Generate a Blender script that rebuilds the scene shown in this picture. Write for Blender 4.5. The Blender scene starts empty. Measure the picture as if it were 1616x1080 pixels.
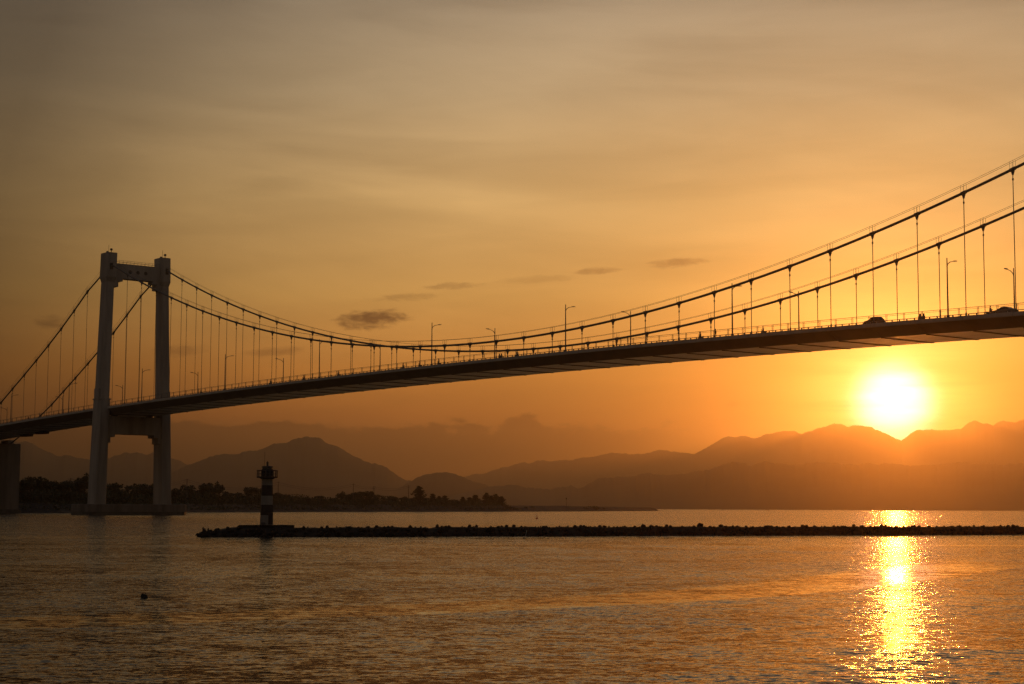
import bpy, bmesh, math, random
from mathutils import Vector, Matrix, noise as mnoise

# ------------------------------------------------------------------ camera, sky, sun, exposure
SC = bpy.context.scene
COL = SC.collection
R = math.radians
FPX = 2697.34          # focal length in pixels of the 1616 px wide photograph
CAM_H = 2.9
PITCH = math.atan((801.0 - 540.0) / FPX)
ROLL = 0.0040

cam_data = bpy.data.cameras.new('camera')
cam_data.sensor_fit = 'HORIZONTAL'
cam_data.sensor_width = 36.0
cam_data.lens = FPX / 1616.0 * 36.0
cam_data.clip_start = 0.5
cam_data.clip_end = 60000.0
cam = bpy.data.objects.new('camera', cam_data)
COL.objects.link(cam)
cam.matrix_world = (Matrix.Translation((0, 0, CAM_H)) @ Matrix.Rotation(R(90) + PITCH, 4, 'X')
                    @ Matrix.Rotation(ROLL, 4, 'Z'))
SC.camera = cam

SUN_AZ, SUN_EL = R(12.62), R(3.42)       # right of +Y, above the horizon
SUN_DIR = Vector((math.sin(SUN_AZ) * math.cos(SUN_EL), math.cos(SUN_AZ) * math.cos(SUN_EL), math.sin(SUN_EL)))

SC.view_settings.view_transform = 'Standard'
SC.view_settings.look = 'None'
SC.view_settings.exposure = 0.0
SC.view_settings.gamma = 1.0
SC.view_settings.use_curve_mapping = False
SC.cycles.use_denoising = True
SC.cycles.denoising_prefilter = 'NONE'
SC.cycles.max_bounces = 6
SC.cycles.volume_bounces = 0
SC.cycles.sample_clamp_indirect = 6.0

sun_data = bpy.data.lights.new('sun', 'SUN')
sun_data.energy = 0.31
sun_data.color = (1.0, 0.28, 0.025)
sun_data.angle = R(0.55)
sun = bpy.data.objects.new('sun', sun_data)
COL.objects.link(sun)
sun.rotation_euler = (-SUN_DIR).to_track_quat('-Z', 'Y').to_euler()


class NT:
    """small helper to write node trees as expressions"""
    def __init__(self, tree):
        self.t = tree
    def new(self, kind, **kw):
        n = self.t.nodes.new(kind)
        for k, v in kw.items():
            setattr(n, k, v)
        return n
    def put(self, sock, v):
        if hasattr(v, 'is_output'):
            self.t.links.new(v, sock)
        else:
            sock.default_value = v
    def m(self, op, a, b=0.0, c=0.0, clamp=False):
        n = self.new('ShaderNodeMath', operation=op, use_clamp=clamp)
        self.put(n.inputs[0], a); self.put(n.inputs[1], b); self.put(n.inputs[2], c)
        return n.outputs[0]
    def vm(self, op, a, b=(0, 0, 0)):
        n = self.new('ShaderNodeVectorMath', operation=op)
        self.put(n.inputs[0], a); self.put(n.inputs[1], b)
        return n.outputs['Value'] if op in ('DOT_PRODUCT', 'LENGTH') else n.outputs[0]
    def scale(self, a, s):
        n = self.new('ShaderNodeVectorMath', operation='SCALE')
        self.put(n.inputs[0], a); self.put(n.inputs['Scale'], s)
        return n.outputs[0]
    def sep(self, v):
        n = self.new('ShaderNodeSeparateXYZ'); self.put(n.inputs[0], v); return n.outputs
    def comb(self, x, y, z):
        n = self.new('ShaderNodeCombineXYZ')
        self.put(n.inputs[0], x); self.put(n.inputs[1], y); self.put(n.inputs[2], z)
        return n.outputs[0]
    def ramp(self, fac, stops, interp='LINEAR'):
        n = self.new('ShaderNodeValToRGB')
        self.put(n.inputs[0], fac)
        cr = n.color_ramp; cr.interpolation = interp
        while len(cr.elements) < len(stops):
            cr.elements.new(0.5)
        for e, (p, c) in zip(cr.elements, stops):
            e.position = p
            e.color = (c[0], c[1], c[2], 1) if not isinstance(c, (int, float)) else (c, c, c, 1)
        return n.outputs[0]
    def rng(self, v, a, b, c=0.0, d=1.0, smooth=True):
        n = self.new('ShaderNodeMapRange', clamp=True)
        n.interpolation_type = 'SMOOTHSTEP' if smooth else 'LINEAR'
        self.put(n.inputs[0], v)
        for i, q in enumerate((a, b, c, d)):
            self.put(n.inputs[i + 1], q)
        return n.outputs[0]
    def noise(self, vec, scale, detail=3.0, rough=0.5, dist=0.0, out='Fac', dim='3D'):
        n = self.new('ShaderNodeTexNoise', noise_dimensions=dim)
        self.put(n.inputs['Vector'], vec)
        n.inputs['Scale'].default_value = scale
        n.inputs['Detail'].default_value = detail
        n.inputs['Roughness'].default_value = rough
        n.inputs['Distortion'].default_value = dist
        return n.outputs[out]
    def mix(self, fac, a, b, mode='MIX'):
        n = self.new('ShaderNodeMix', data_type='RGBA', blend_type=mode)
        self.put(n.inputs['Factor'], fac)
        self.put(n.inputs[6], a if hasattr(a, 'is_output') else (*a, 1))
        self.put(n.inputs[7], b if hasattr(b, 'is_output') else (*b, 1))
        return n.outputs[2]


def lin(r, g, b):
    f = lambda c: (c / 255 / 12.92) if c <= 10 else ((c / 255 + 0.055) / 1.055) ** 2.4
    return (f(r), f(g), f(b))


def build_world():
    w = bpy.data.worlds.new('World')
    SC.world = w
    w.use_nodes = True
    w.cycles.sampling_method = 'MANUAL'
    w.cycles.sample_map_resolution = 2048
    t = w.node_tree
    t.nodes.clear()
    N = NT(t)
    out = N.new('ShaderNodeOutputWorld')
    bg = N.new('ShaderNodeBackground')
    t.links.new(bg.outputs[0], out.inputs[0])
    d = N.vm('NORMALIZE', N.new('ShaderNodeTexCoord').outputs['Generated'])
    x, y, z = N.sep(d)
    deg = 57.29578
    el = N.m('MULTIPLY', N.m('ARCSINE', z), deg)
    az = N.m('MULTIPLY', N.m('ARCTAN2', x, y), deg)
    cosang = N.m('MINIMUM', N.vm('DOT_PRODUCT', d, tuple(SUN_DIR)), 1.0)
    th = N.m('MULTIPLY', N.m('ARCCOSINE', cosang), deg)

    # veil of high thin cloud lit by the low sun: tone by elevation, falling off away from the sun
    base = N.ramp(N.m('DIVIDE', N.m('MAXIMUM', el, 0.0), 30.0, clamp=True), [
        (0.000, lin(64, 37, 23)), (0.060, lin(78, 44, 25)), (0.100, lin(146, 78, 31)),
        (0.150, lin(176, 108, 42)), (0.235, lin(184, 138, 72)), (0.340, lin(184, 149, 95)),
        (0.460, lin(158, 137, 104)), (0.560, lin(140, 125, 103)), (1.000, lin(112, 113, 118))])
    fall = N.ramp(N.m('DIVIDE', th, 60.0, clamp=True), [
        (0.000, 0.44), (0.040, 0.43), (0.083, 0.380), (0.150, 0.325), (0.215, 0.330), (0.260, 0.362), (0.340, 0.295),
        (0.420, 0.195), (0.500, 0.086), (0.620, 0.066), (1.0, 0.092)], 'LINEAR')
    fall = N.scale(fall, 3.45)
    sky = N.vm('MULTIPLY', base, fall)

    # long soft streaks in the veil
    tilt = N.m('ADD', el, N.m('MULTIPLY', az, 0.10))
    sv = N.comb(N.m('MULTIPLY', az, 0.045), N.m('MULTIPLY', tilt, 0.30), 3.1)
    s1 = N.noise(sv, 1.0, 5.0, 0.55, 0.9)
    sv2 = N.comb(N.m('MULTIPLY', az, 0.16), N.m('MULTIPLY', N.m('ADD', el, N.m('MULTIPLY', az, -0.05)), 1.1), 8.7)
    s2 = N.noise(sv2, 1.0, 4.0, 0.5, 0.6)
    streak = N.m('ADD', N.rng(s1, 0.3, 0.7, 0.86, 1.11), N.rng(s2, 0.3, 0.7, -0.05, 0.05))
    sky = N.scale(sky, streak)

    # blue remainder of the sky above the veil
    nis = N.new('ShaderNodeTexSky', sky_type='NISHITA')
    nis.sun_disc = False
    nis.sun_elevation = SUN_EL
    nis.sun_rotation = SUN_AZ
    nis.dust_density = 4.0
    nis.air_density = 1.2
    sky = N.vm('ADD', sky, N.vm('MULTIPLY', nis.outputs[0], (0.010, 0.010, 0.011)))

    # small dark clouds: (azimuth, elevation, half width, half height, strength) in degrees
    wob = N.noise(N.comb(N.m('MULTIPLY', az, 1.7), N.m('MULTIPLY', el, 5.0), 1.7), 1.0, 6.0, 0.62, 0.5)
    wob = N.m('MULTIPLY', N.m('SUBTRACT', wob, 0.5), 3.6)
    cloud = None
    for (u, v, hw, hh, k) in ((585, 505, 54, 15, 0.95), (285, 558, 44, 9, 0.34), (432, 558, 44, 8, 0.38),
                              (74, 518, 24, 10, 0.45), (946, 427, 36, 6, 0.46), (1072, 415, 46, 8, 0.50),
                              (712, 451, 44, 6, 0.38), (640, 469, 52, 6, 0.32), (850, 440, 60, 6, 0.18),
                              (1156, 640, 12, 4, 0.25)):
        ca = math.degrees(math.atan((u - 808) / FPX)); ce = math.degrees(math.atan((801 + (u - 808) * 0.004 - v) / FPX))
        q = 57.3 / FPX
        a = N.m('DIVIDE', N.m('SUBTRACT', az, ca), hw * q)
        b = N.m('DIVIDE', N.m('SUBTRACT', N.m('SUBTRACT', el, ce), N.m('MULTIPLY', N.m('SUBTRACT', az, ca), 0.06)), hh * q)
        r2 = N.m('ADD', N.m('MULTIPLY', a, a), N.m('MULTIPLY', b, b))
        g = N.m('MULTIPLY', N.rng(N.m('ADD', r2, wob), 1.5, -0.3), k)
        cloud = g if cloud is None else N.m('MAXIMUM', cloud, g)
    # the low bank of cumulus behind the hills
    bn = N.noise(N.comb(N.m('MULTIPLY', az, 0.55), N.m('MULTIPLY', el, 1.1), 5.3), 1.0, 6.0, 0.6)
    edge = N.m('ADD', 1.75, N.m('MULTIPLY', bn, 1.9))
    hump = N.m('MULTIPLY', N.rng(N.m('ABSOLUTE', N.m('SUBTRACT', az, 0.5)), 1.3, 0.0), 0.28)
    bank = N.m('MULTIPLY', N.rng(N.m('SUBTRACT', el, N.m('ADD', edge, hump)), 0.06, -0.14), N.rng(az, 7.5, 3.0))
    bank = N.m('MULTIPLY', bank, 0.72)
    cloud = N.m('MAXIMUM', cloud, bank)
    sky = N.mix(cloud, sky, N.vm('MULTIPLY', sky, (0.16, 0.14, 0.20)))

    # aureole and disc of the sun
    def gauss(w_, p=2.0):
        return N.m('EXPONENT', N.m('MULTIPLY', N.m('POWER', N.m('DIVIDE', th, w_), p), -1.0))
    glow = N.vm('MULTIPLY', N.comb(1, 1, 1), (0, 0, 0))
    for w_, p, col in ((1.14, 3.4, (3.2, 2.4, 2.4)), (1.7, 1.6, (1.9, 1.08, 0.40)), (3.0, 1.2, (0.75, 0.40, 0.045)), (8.0, 1.0, (0.07, 0.03, 0.004))):
        glow = N.vm('ADD', glow, N.scale(N.comb(*col), gauss(w_, p)))
    s3 = N.noise(N.comb(N.m('MULTIPLY', az, 0.22), N.m('MULTIPLY', el, 2.0), 4.4), 1.0, 4.0, 0.55, 0.4)
    glow = N.scale(glow, N.rng(s3, 0.3, 0.7, 0.80, 1.18))
    disc = N.scale(N.comb(20.0, 9.5, 3.6), N.rng(th, 0.30, 0.24))
    sky = N.vm('ADD', sky, N.vm('ADD', glow, disc))
    t.links.new(sky, bg.inputs[0])
    bg.inputs[1].default_value = 1.0


build_world()

# ------------------------------------------------------------------ helpers
rnd = random.Random(7)


def tag(o, label=None, cat=None, group=None, kind=None):
    if label: o['label'] = label
    if cat: o['category'] = cat
    if group: o['group'] = group
    if kind: o['kind'] = kind
    return o


def empty(name, loc=(0, 0, 0), rz=0.0, parent=None):
    o = bpy.data.objects.new(name, None)
    COL.objects.link(o)
    o.location = loc
    o.rotation_euler = (0, 0, rz)
    o.parent = parent
    return o


def link_mesh(name, me, parent=None, loc=(0, 0, 0), rot=(0, 0, 0), scale=(1, 1, 1)):
    o = bpy.data.objects.new(name, me)
    COL.objects.link(o)
    o.parent = parent
    o.location = loc
    o.rotation_euler = rot
    o.scale = scale
    return o


class MB:
    """collects shapes into ONE mesh"""
    def __init__(self):
        self.v, self.f, self.mi = [], [], []
        self.cur = 0
    def add(self, verts, faces):
        b = len(self.v)
        self.v += [tuple(p) for p in verts]
        for fc in faces:
            self.f.append(tuple(i + b for i in fc)); self.mi.append(self.cur)
        return self
    def box(self, c, s, top=1.0, topy=None):
        x, y, z = c; a, b, h = s[0] / 2, s[1] / 2, s[2] / 2
        ty = top if topy is None else topy
        vs = [(x - a, y - b, z - h), (x + a, y - b, z - h), (x + a, y + b, z - h), (x - a, y + b, z - h),
              (x - a * top, y - b * ty, z + h), (x + a * top, y - b * ty, z + h), (x + a * top, y + b * ty, z + h), (x - a * top, y + b * ty, z + h)]
        return self.add(vs, [(0, 3, 2, 1), (4, 5, 6, 7), (0, 1, 5, 4), (1, 2, 6, 5), (2, 3, 7, 6), (3, 0, 4, 7)])
    def loft(self, rings, caps=True):
        n = len(rings[0]); vs = [p for r in rings for p in r]; fs = []
        for i in range(len(rings) - 1):
            for j in range(n):
                k = (j + 1) % n
                fs.append((i * n + j, i * n + k, (i + 1) * n + k, (i + 1) * n + j))
        if caps:
            fs.append(tuple(range(n - 1, -1, -1)))
            fs.append(tuple((len(rings) - 1) * n + j for j in range(n)))
        return self.add(vs, fs)
    def tube(self, pts, r, n=8, caps=True):
        pts = [Vector(p) for p in pts]
        rings = []
        for i, p in enumerate(pts):
            q = pts[min(i + 1, len(pts) - 1)] - pts[max(i - 1, 0)]
            q.normalize()
            up = Vector((0, 0, 1)) if abs(q.z) < 0.95 else Vector((1, 0, 0))
            a = q.cross(up).normalized(); b = a.cross(q).normalized()
            rr = r[i] if isinstance(r, (list, tuple)) else r
            rings.append([p + (a * math.cos(2 * math.pi * j / n) + b * math.sin(2 * math.pi * j / n)) * rr for j in range(n)])
        return self.loft(rings, caps)
    def lathe(self, prof, n=12, c=(0, 0, 0)):
        rings = [[(c[0] + r * math.cos(2 * math.pi * (j + 0.5) / n), c[1] + r * math.sin(2 * math.pi * (j + 0.5) / n), c[2] + z) for j in range(n)] for r, z in prof]
        return self.loft(rings)
    def mesh(self, name, mats, smooth=False):
        me = bpy.data.meshes.new(name)
        me.from_pydata(self.v, [], self.f)
        for m in (mats if isinstance(mats, (list, tuple)) else [mats]):
            me.materials.append(m)
        if self.cur:
            me.polygons.foreach_set('material_index', self.mi)
        bm = bmesh.new(); bm.from_mesh(me)
        bmesh.ops.recalc_face_normals(bm, faces=bm.faces)
        bm.to_mesh(me); bm.free()
        if smooth:
            me.polygons.foreach_set('use_smooth', [True] * len(me.polygons))
        me.update()
        return me
    def build(self, name, mats, parent=None, smooth=False, loc=(0, 0, 0), rot=(0, 0, 0)):
        return link_mesh(name, self.mesh(name, mats, smooth), parent, loc, rot)


def copy_tree(o, parent=None):
    c = o.copy()
    COL.objects.link(c)
    c.parent = parent
    for ch in list(o.children):
        copy_tree(ch, c)
    return c


# ------------------------------------------------------------------ materials
def mat(name, col, rough=0.7, var=0.25, scale=1.0, metal=0.0, streak=False, bump=0.0, spec=0.5):
    m = bpy.data.materials.new(name)
    m.use_nodes = True
    t = m.node_tree; N = NT(t)
    b = t.nodes['Principled BSDF']
    co = N.new('ShaderNodeTexCoord').outputs['Object']
    if streak:
        x, y, z = N.sep(co)
        co2 = N.comb(x, y, N.m('MULTIPLY', z, 0.12))
    else:
        co2 = co
    n1 = N.noise(co2, scale, 5.0, 0.6)
    fac = N.rng(n1, 0.3, 0.7)
    lo = tuple(c * (1 - var) for c in col); hi = tuple(min(1, c * (1 + var)) for c in col)
    t.links.new(N.mix(fac, lo, hi), b.inputs['Base Color'])
    b.inputs['Roughness'].default_value = rough
    b.inputs['Metallic'].default_value = metal
    b.inputs['Specular IOR Level'].default_value = spec
    if bump:
        bn = N.new('ShaderNodeBump')
        bn.inputs['Distance'].default_value = bump
        t.links.new(N.noise(co, scale * 4, 4.0, 0.6), bn.inputs['Height'])
        t.links.new(bn.outputs[0], b.inputs['Normal'])
    return m


M = {
    'concrete': mat('concrete', (0.35, 0.32, 0.29), 0.85, 0.22, 0.35, streak=True, bump=0.01),
    'concrete_old': mat('weathered concrete', (0.18, 0.155, 0.135), 0.9, 0.3, 0.4, streak=True, bump=0.01),
    'concrete_wet': mat('wet concrete', (0.09, 0.085, 0.075), 0.55, 0.3, 0.6),
    'steel': mat('painted steel', (0.15, 0.135, 0.125), 0.55, 0.12, 0.3),
    'fascia': mat('pale painted fascia', (0.42, 0.41, 0.40), 0.55, 0.12, 0.5, streak=True),
    'under': mat('lightened soffit steel', (0.82, 0.79, 0.75), 0.26, 0.12, 0.25),  # pale soffit against dark web steel stands in for light off the water
    'rib': mat('dark joint steel', (0.05, 0.047, 0.045), 0.7, 0.2, 0.8),
    'cable': mat('wrapped cable', (0.10, 0.095, 0.09), 0.6, 0.15, 0.5),
    'hanger': mat('galvanised rope', (0.14, 0.135, 0.13), 0.5, 0.15, 1.0),
    'asphalt': mat('asphalt', (0.05, 0.05, 0.052), 0.9, 0.2, 2.0),
    'rail': mat('railing paint', (0.16, 0.15, 0.15), 0.5, 0.15, 1.0),
    'lamp': mat('lamp post paint', (0.13, 0.13, 0.135), 0.45, 0.12, 1.0),
    'glass': mat('dark glass', (0.03, 0.03, 0.035), 0.08, 0.1, 1.0),
    'rubber': mat('black rubber', (0.02, 0.02, 0.02), 0.8, 0.2, 4.0),
    'rock': mat('wet dark rock', (0.036, 0.029, 0.023), 0.9, 0.4, 1.2, bump=0.04, spec=0.15),
    'lh_white': mat('weathered white paint', (0.23, 0.21, 0.19), 0.6, 0.18, 1.5, streak=True),
    'lh_dark': mat('dark band paint', (0.026, 0.016, 0.014), 0.55, 0.2, 1.5, streak=True),
    'iron': mat('gallery iron', (0.05, 0.045, 0.045), 0.55, 0.2, 2.0),
    'leaf': mat('broad leaves', (0.035, 0.05, 0.018), 0.7, 0.4, 0.4),
    'needle': mat('dark needles', (0.028, 0.042, 0.018), 0.75, 0.35, 0.5),
    'scrub': mat('dry scrub leaves', (0.05, 0.05, 0.024), 0.75, 0.35, 0.6),
    'bark': mat('bark', (0.06, 0.045, 0.035), 0.85, 0.3, 2.0),
    'bank': mat('stone bank', (0.017, 0.015, 0.012), 0.85, 0.35, 0.35, bump=0.2),
    'hill': mat('forested hill', (0.035, 0.042, 0.025), 0.9, 0.35, 0.002),
    'wood': mat('weathered pole wood', (0.12, 0.10, 0.08), 0.8, 0.25, 2.0),
    'pale': mat('pale plastic', (0.55, 0.53, 0.50), 0.5, 0.1, 4.0),
    'red': mat('faded red paint', (0.45, 0.06, 0.03), 0.5, 0.15, 4.0),
    'skin': mat('skin', (0.32, 0.18, 0.11), 0.6, 0.08, 8.0),
    'cloth_dark': mat('dark cloth', (0.04, 0.04, 0.05), 0.85, 0.2, 6.0),
    'cloth_grey': mat('grey cloth', (0.13, 0.13, 0.14), 0.85, 0.2, 6.0),
    'cloth_red': mat('dull red cloth', (0.20, 0.05, 0.04), 0.85, 0.2, 6.0),
    'car_dark': mat('dark car paint', (0.035, 0.036, 0.04), 0.25, 0.05, 1.0, spec=0.6),
    'car_grey': mat('grey car paint', (0.16, 0.16, 0.17), 0.28, 0.05, 1.0, spec=0.6),
    'chrome': mat('bare metal', (0.5, 0.5, 0.5), 0.3, 0.05, 1.0, metal=1.0),
}


def water_material():
    m = bpy.data.materials.new('river water')
    m.use_nodes = True
    t = m.node_tree; N = NT(t)
    b = t.nodes['Principled BSDF']
    b.inputs['Base Color'].default_value = (0.012, 0.016, 0.012, 1)
    b.inputs['IOR'].default_value = 1.333
    b.inputs['Roughness'].default_value = 0.09
    co = N.new('ShaderNodeTexCoord').outputs['Object']
    x, y, z = N.sep(co)
    # slick: a band of calmer water curving across the harbour
    cur = N.m('ADD', N.m('ADD', 52.0, N.m('MULTIPLY', x, 1.0)), N.m('MULTIPLY', N.m('MULTIPLY', x, x), 0.025))
    wv = N.noise(N.comb(N.m('MULTIPLY', x, 0.05), N.m('MULTIPLY', y, 0.02), 0.0), 1.0, 3.0)
    off = N.m('ADD', N.m('SUBTRACT', y, cur), N.m('MULTIPLY', N.m('SUBTRACT', wv, 0.5), 9.0))
    half = N.m('ADD', 3.2, N.m('MULTIPLY', N.m('MAXIMUM', x, 0.0), 0.24))
    slick = N.rng(N.m('DIVIDE', N.m('ABSOLUTE', off), half), 1.0, N.rng(off, -0.5, 0.5, 0.86, 0.45))
    slick = N.m('MULTIPLY', slick, N.rng(x, 30.0, 22.0))
    line = N.rng(N.m('ABSOLUTE', N.m('SUBTRACT', y, N.m('ADD', 134.0, N.m('MULTIPLY', x, 0.12)))), 3.0, 1.0)
    line = N.m('MULTIPLY', line, N.rng(x, 20.0, 30.0))
    slick = N.m('MAXIMUM', slick, N.m('MULTIPLY', line, 0.7))
    patch = N.noise(N.comb(N.m('MULTIPLY', x, 0.016), N.m('MULTIPLY', y, 0.05), 2.0), 1.0, 4.0, 0.55)
    amp = N.rng(patch, 0.35, 0.65, 0.82, 1.15)
    amp = N.m('MULTIPLY', amp, N.m('SUBTRACT', 1.0, N.m('MULTIPLY', slick, 0.70)))
    # choppier water in the open bay beyond the breakwater
    bay = N.rng(N.m('SUBTRACT', y, N.m('MULTIPLY', x, 0.4265)), 172.0, 200.0, 1.0, 1.5)
    amp = N.m('MULTIPLY', amp, bay)
    # wave slopes
    slope = None
    for sc, sx, k, det, off_ in ((1.3, 0.6, 0.14, 2.0, 0.0), (4.6, 0.5, 0.28, 3.0, 17.0), (13.0, 0.5, 0.28, 2.0, 41.0)):
        v = N.comb(N.m('MULTIPLY', x, sx), y, off_)
        c = N.vm('SUBTRACT', N.noise(v, sc, det, 0.55, 0.0, 'Color'), (0.5, 0.5, 0.5))
        c = N.scale(c, k * 2.4)
        slope = c if slope is None else N.vm('ADD', slope, c)
    slope = N.vm('MULTIPLY', slope, (1.02, 1.12, 0.0))
    slope = N.scale(slope, amp)
    # groups of longer waves leaning to and fro, over every scale from a few metres to hundreds
    grp = N.noise(N.comb(N.m('MULTIPLY', x, 0.10), N.m('MULTIPLY', y, 0.11), 6.0), 1.0, 9.0, 0.78)
    lean = N.m('MULTIPLY', N.m('MULTIPLY', N.m('SUBTRACT', grp, 0.5), 0.62), N.m('SUBTRACT', 1.0, N.m('MULTIPLY', slick, 0.6)))
    slope = N.vm('ADD', slope, N.comb(0.0, lean, 0.0))
    nrm = N.vm('NORMALIZE', N.vm('ADD', slope, (0, 0, 1)))
    t.links.new(nrm, b.inputs['Normal'])
    return m


M['water'] = water_material()

# ------------------------------------------------------------------ setting: water, hills, shore
def px_dir(u, v):
    da, db = u - 808.0, v - 540.0
    a = (da * math.cos(ROLL) + db * math.sin(ROLL)) / FPX
    b = -(-da * math.sin(ROLL) + db * math.cos(ROLL)) / FPX
    c, s = math.cos(PITCH), math.sin(PITCH)
    return Vector((a, c - b * s, s + b * c))


def at(u, v, Y):
    d = px_dir(u, v)
    return Vector((0, 0, CAM_H)) + d * (Y / d.y)


bmw = MB()
bmw.add([(-13000, -260, 0), (13000, -260, 0), (13000, 14000, 0), (-13000, 14000, 0)], [(0, 1, 2, 3)])
water = bmw.build('water', M['water'])
tag(water, 'rippled river mouth water with a sun glitter path', None, kind='structure')


def mountain(name, prof, Y, seed, depth, rough=0.05, step=None):
    """a range: ridge line at distance Y, slopes falling to the shore in front and to the plain behind"""
    pts = [at(u, v, Y) for u, v in prof]
    step = step or Y * 0.0010
    xs = []
    xx = pts[0].x
    while xx < pts[-1].x:
        xs.append(xx); xx += step
    def ridge(xq):
        for a, b in zip(pts, pts[1:]):
            if a.x <= xq <= b.x:
                f = (xq - a.x) / (b.x - a.x)
                h = a.z + (b.z - a.z) * f
                return h
        return pts[-1].z
    rows = 22
    vs, fs = [], []
    for i, xq in enumerate(xs):
        h = ridge(xq)
        h += (mnoise.fractal((xq / (Y * 0.008), seed, 0.3), 0.5, 2.1, 6)) * Y * 0.00095
        h = max(h, 2.0)
        for j in range(rows):
            g = j / (rows - 1)                     # 0 shore, 0.7 ridge, 1 back
            yy = Y + (g - 0.7) * depth
            if g <= 0.7:
                k = g / 0.7
                prof_ = k ** 1.15
                n = mnoise.fractal((xq / (depth * 0.22), yy / (depth * 0.22), seed), 1.0, 2.1, 5)
                zz = h * prof_ * (1 + 0.30 * n * (1 - k) * 1.6 * k ** 0.5)
                zz = min(zz, h * (0.05 + 0.95 * k))
                if j == 0: zz = -3.0
            else:
                zz = h * (1 - (g - 0.7) / 0.3) ** 0.8 if g < 1 else -3.0
            # spread the range sideways with distance so that slopes do not shear
            vs.append((xq * (yy / Y) , yy, zz))
    for i in range(len(xs) - 1):
        for j in range(rows - 1):
            a = i * rows + j
            fs.append((a, a + 1, a + rows + 1, a + rows))
    mb = MB(); mb.add(vs, fs)
    o = mb.build(name, M['hill'], smooth=True)
    tag(o, kind='structure')
    return o


C_PROF = [(560, 775), (640, 762), (700, 757), (741, 749), (786, 738), (823, 728), (860, 725), (897, 723), (930, 719), (945, 716), (962, 710), (978, 711), (994, 715),
          (1015, 711), (1042, 707), (1060, 708), (1075, 710), (1094, 712), (1106, 707), (1120, 700), (1132, 692), (1144, 684), (1160, 685), (1172, 682), (1183, 684), (1190, 687), (1212, 681), (1236, 676),
          (1250, 677), (1265, 680), (1280, 675), (1300, 667), (1318, 663), (1338, 666), (1356, 665), (1375, 671), (1395, 679), (1410, 685), (1423, 690), (1432, 683), (1443, 676), (1460, 673), (1477, 672),  # dip beneath the sun shapes its glare into the ridge, no real saddle
          (1496, 672), (1515, 671), (1527, 664), (1540, 658), (1552, 661), (1568, 665), (1576, 661), (1583, 658), (1592, 660), (1602, 662), (1609, 658), (1616, 656),
          (1640, 650), (1680, 660), (1740, 655), (1800, 664), (1900, 672), (2000, 690), (2120, 720), (2250, 760)]
L_PROF = [(-500, 770), (-380, 742), (-260, 725), (-150, 706), (-70, 694), (0, 690), (34, 692), (46, 694), (62, 702), (90, 716), (111, 716), (134, 721), (150, 722), (169, 719), (184, 715), (199, 711), (218, 713), (231, 716),
          (241, 712), (255, 716), (271, 721), (296, 730), (340, 742), (400, 752), (470, 768), (540, 782)]
A_PROF = [(190, 775), (240, 760), (280, 740), (300, 731), (320, 723), (343, 715), (362, 714), (390, 709), (414, 705), (439, 695), (452, 694), (460, 689), (469, 685), (480, 683), (492, 684), (506, 687), (514, 695),
          (529, 699), (545, 708), (560, 717), (588, 729), (606, 733), (628, 747), (640, 754), (660, 761), (700, 772), (740, 786)]
S_PROF = [(600, 782), (630, 768), (653, 755), (671, 748), (688, 744), (699, 743), (718, 746), (742, 756), (767, 765), (790, 773), (830, 785)]
B_PROF = [(690, 790), (730, 778), (763, 769), (785, 765), (800, 763), (820, 766), (838, 769), (870, 770), (901, 766), (912, 770), (928, 761), (945, 754), (968, 751), (994, 749), (1027, 745), (1049, 748), (1085, 744),
          (1120, 738), (1138, 731), (1155, 726), (1170, 728), (1183, 731), (1195, 727), (1207, 725), (1225, 728), (1250, 730), (1300, 727), (1350, 731), (1400, 728), (1460, 732), (1520, 727), (1580, 730),
          (1640, 726), (1720, 733), (1800, 745), (1900, 765), (2000, 785)]
mountain('mountain_range', C_PROF, 10500, 1.0, 3600)
mountain('mountain_range', L_PROF, 8200, 2.0, 2800)
mountain('mountain', A_PROF, 6800, 7.4, 2200)
mountain('hill', S_PROF, 6000, 4.0, 1200)
mountain('hills', B_PROF, 5200, 5.0, 1600)

SHORE = [(-520, 500), (-330, 585), (-235, 640), (-181, 696), (-150, 790), (-122, 899), (-66, 1020), (-7, 1150), (60, 1370), (110, 1560), (140, 1690), (151, 1738)]


def shore_at(k):
    """point on the shoreline and its inland normal; k from 0 to 1 by index"""
    f = k * (len(SHORE) - 1); i = min(int(f), len(SHORE) - 2); g = f - i
    a, b = Vector(SHORE[i]), Vector(SHORE[i + 1])
    d = (b - a).normalized()
    return a.lerp(b, g), Vector((-d.y, d.x)), d


def shore_land():
    vs, fs = [], []
    cols = [(-3, -1.0), (0, -0.15), (1.5, 0.6), (4, 1.6), (7, 2.7), (10, 3.6), (13, 4.0), (40, 4.2), (120, 4.4), (260, 3.0), (300, -1.0)]
    n = 400
    for i in range(n + 1):
        k = i / n
        p, nr, d = shore_at(k)
        taper = min(1.0, (1 - k) / 0.30)
        taper = 0.72 + 0.28 * taper ** 1.2 if k < 0.97 else max(0.06, 0.72 * (1 - k) / 0.03)
        wd = 1.0 if k < 0.62 else max(0.06, 1 - (k - 0.62) / 0.34)
        for j, (o, z) in enumerate(cols):
            q = p + nr * (o if j < 2 else o * (0.25 + 0.75 * wd) if j < 7 else o * wd + 4)
            zz = z * (taper if z > 0 else 1)
            if 1 < j < 9:
                zz += 0.35 * taper * mnoise.noise((q.x * 0.35, q.y * 0.35, 1.0)) + 0.5 * taper * mnoise.noise((q.x * 0.06, q.y * 0.06, 4.0))
            vs.append((q.x + 0.5 * mnoise.noise((q.x * .2, q.y * .2, 9)), q.y, zz))
    m_ = len(cols)
    for i in range(n):
        for j in range(m_ - 1):
            a = i * m_ + j
            fs.append((a, a + 1, a + m_ + 1, a + m_))
    mb = MB(); mb.add(vs, fs)
    tag(mb.build('shore_land', M['bank'], smooth=False), kind='structure')


shore_land()

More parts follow.
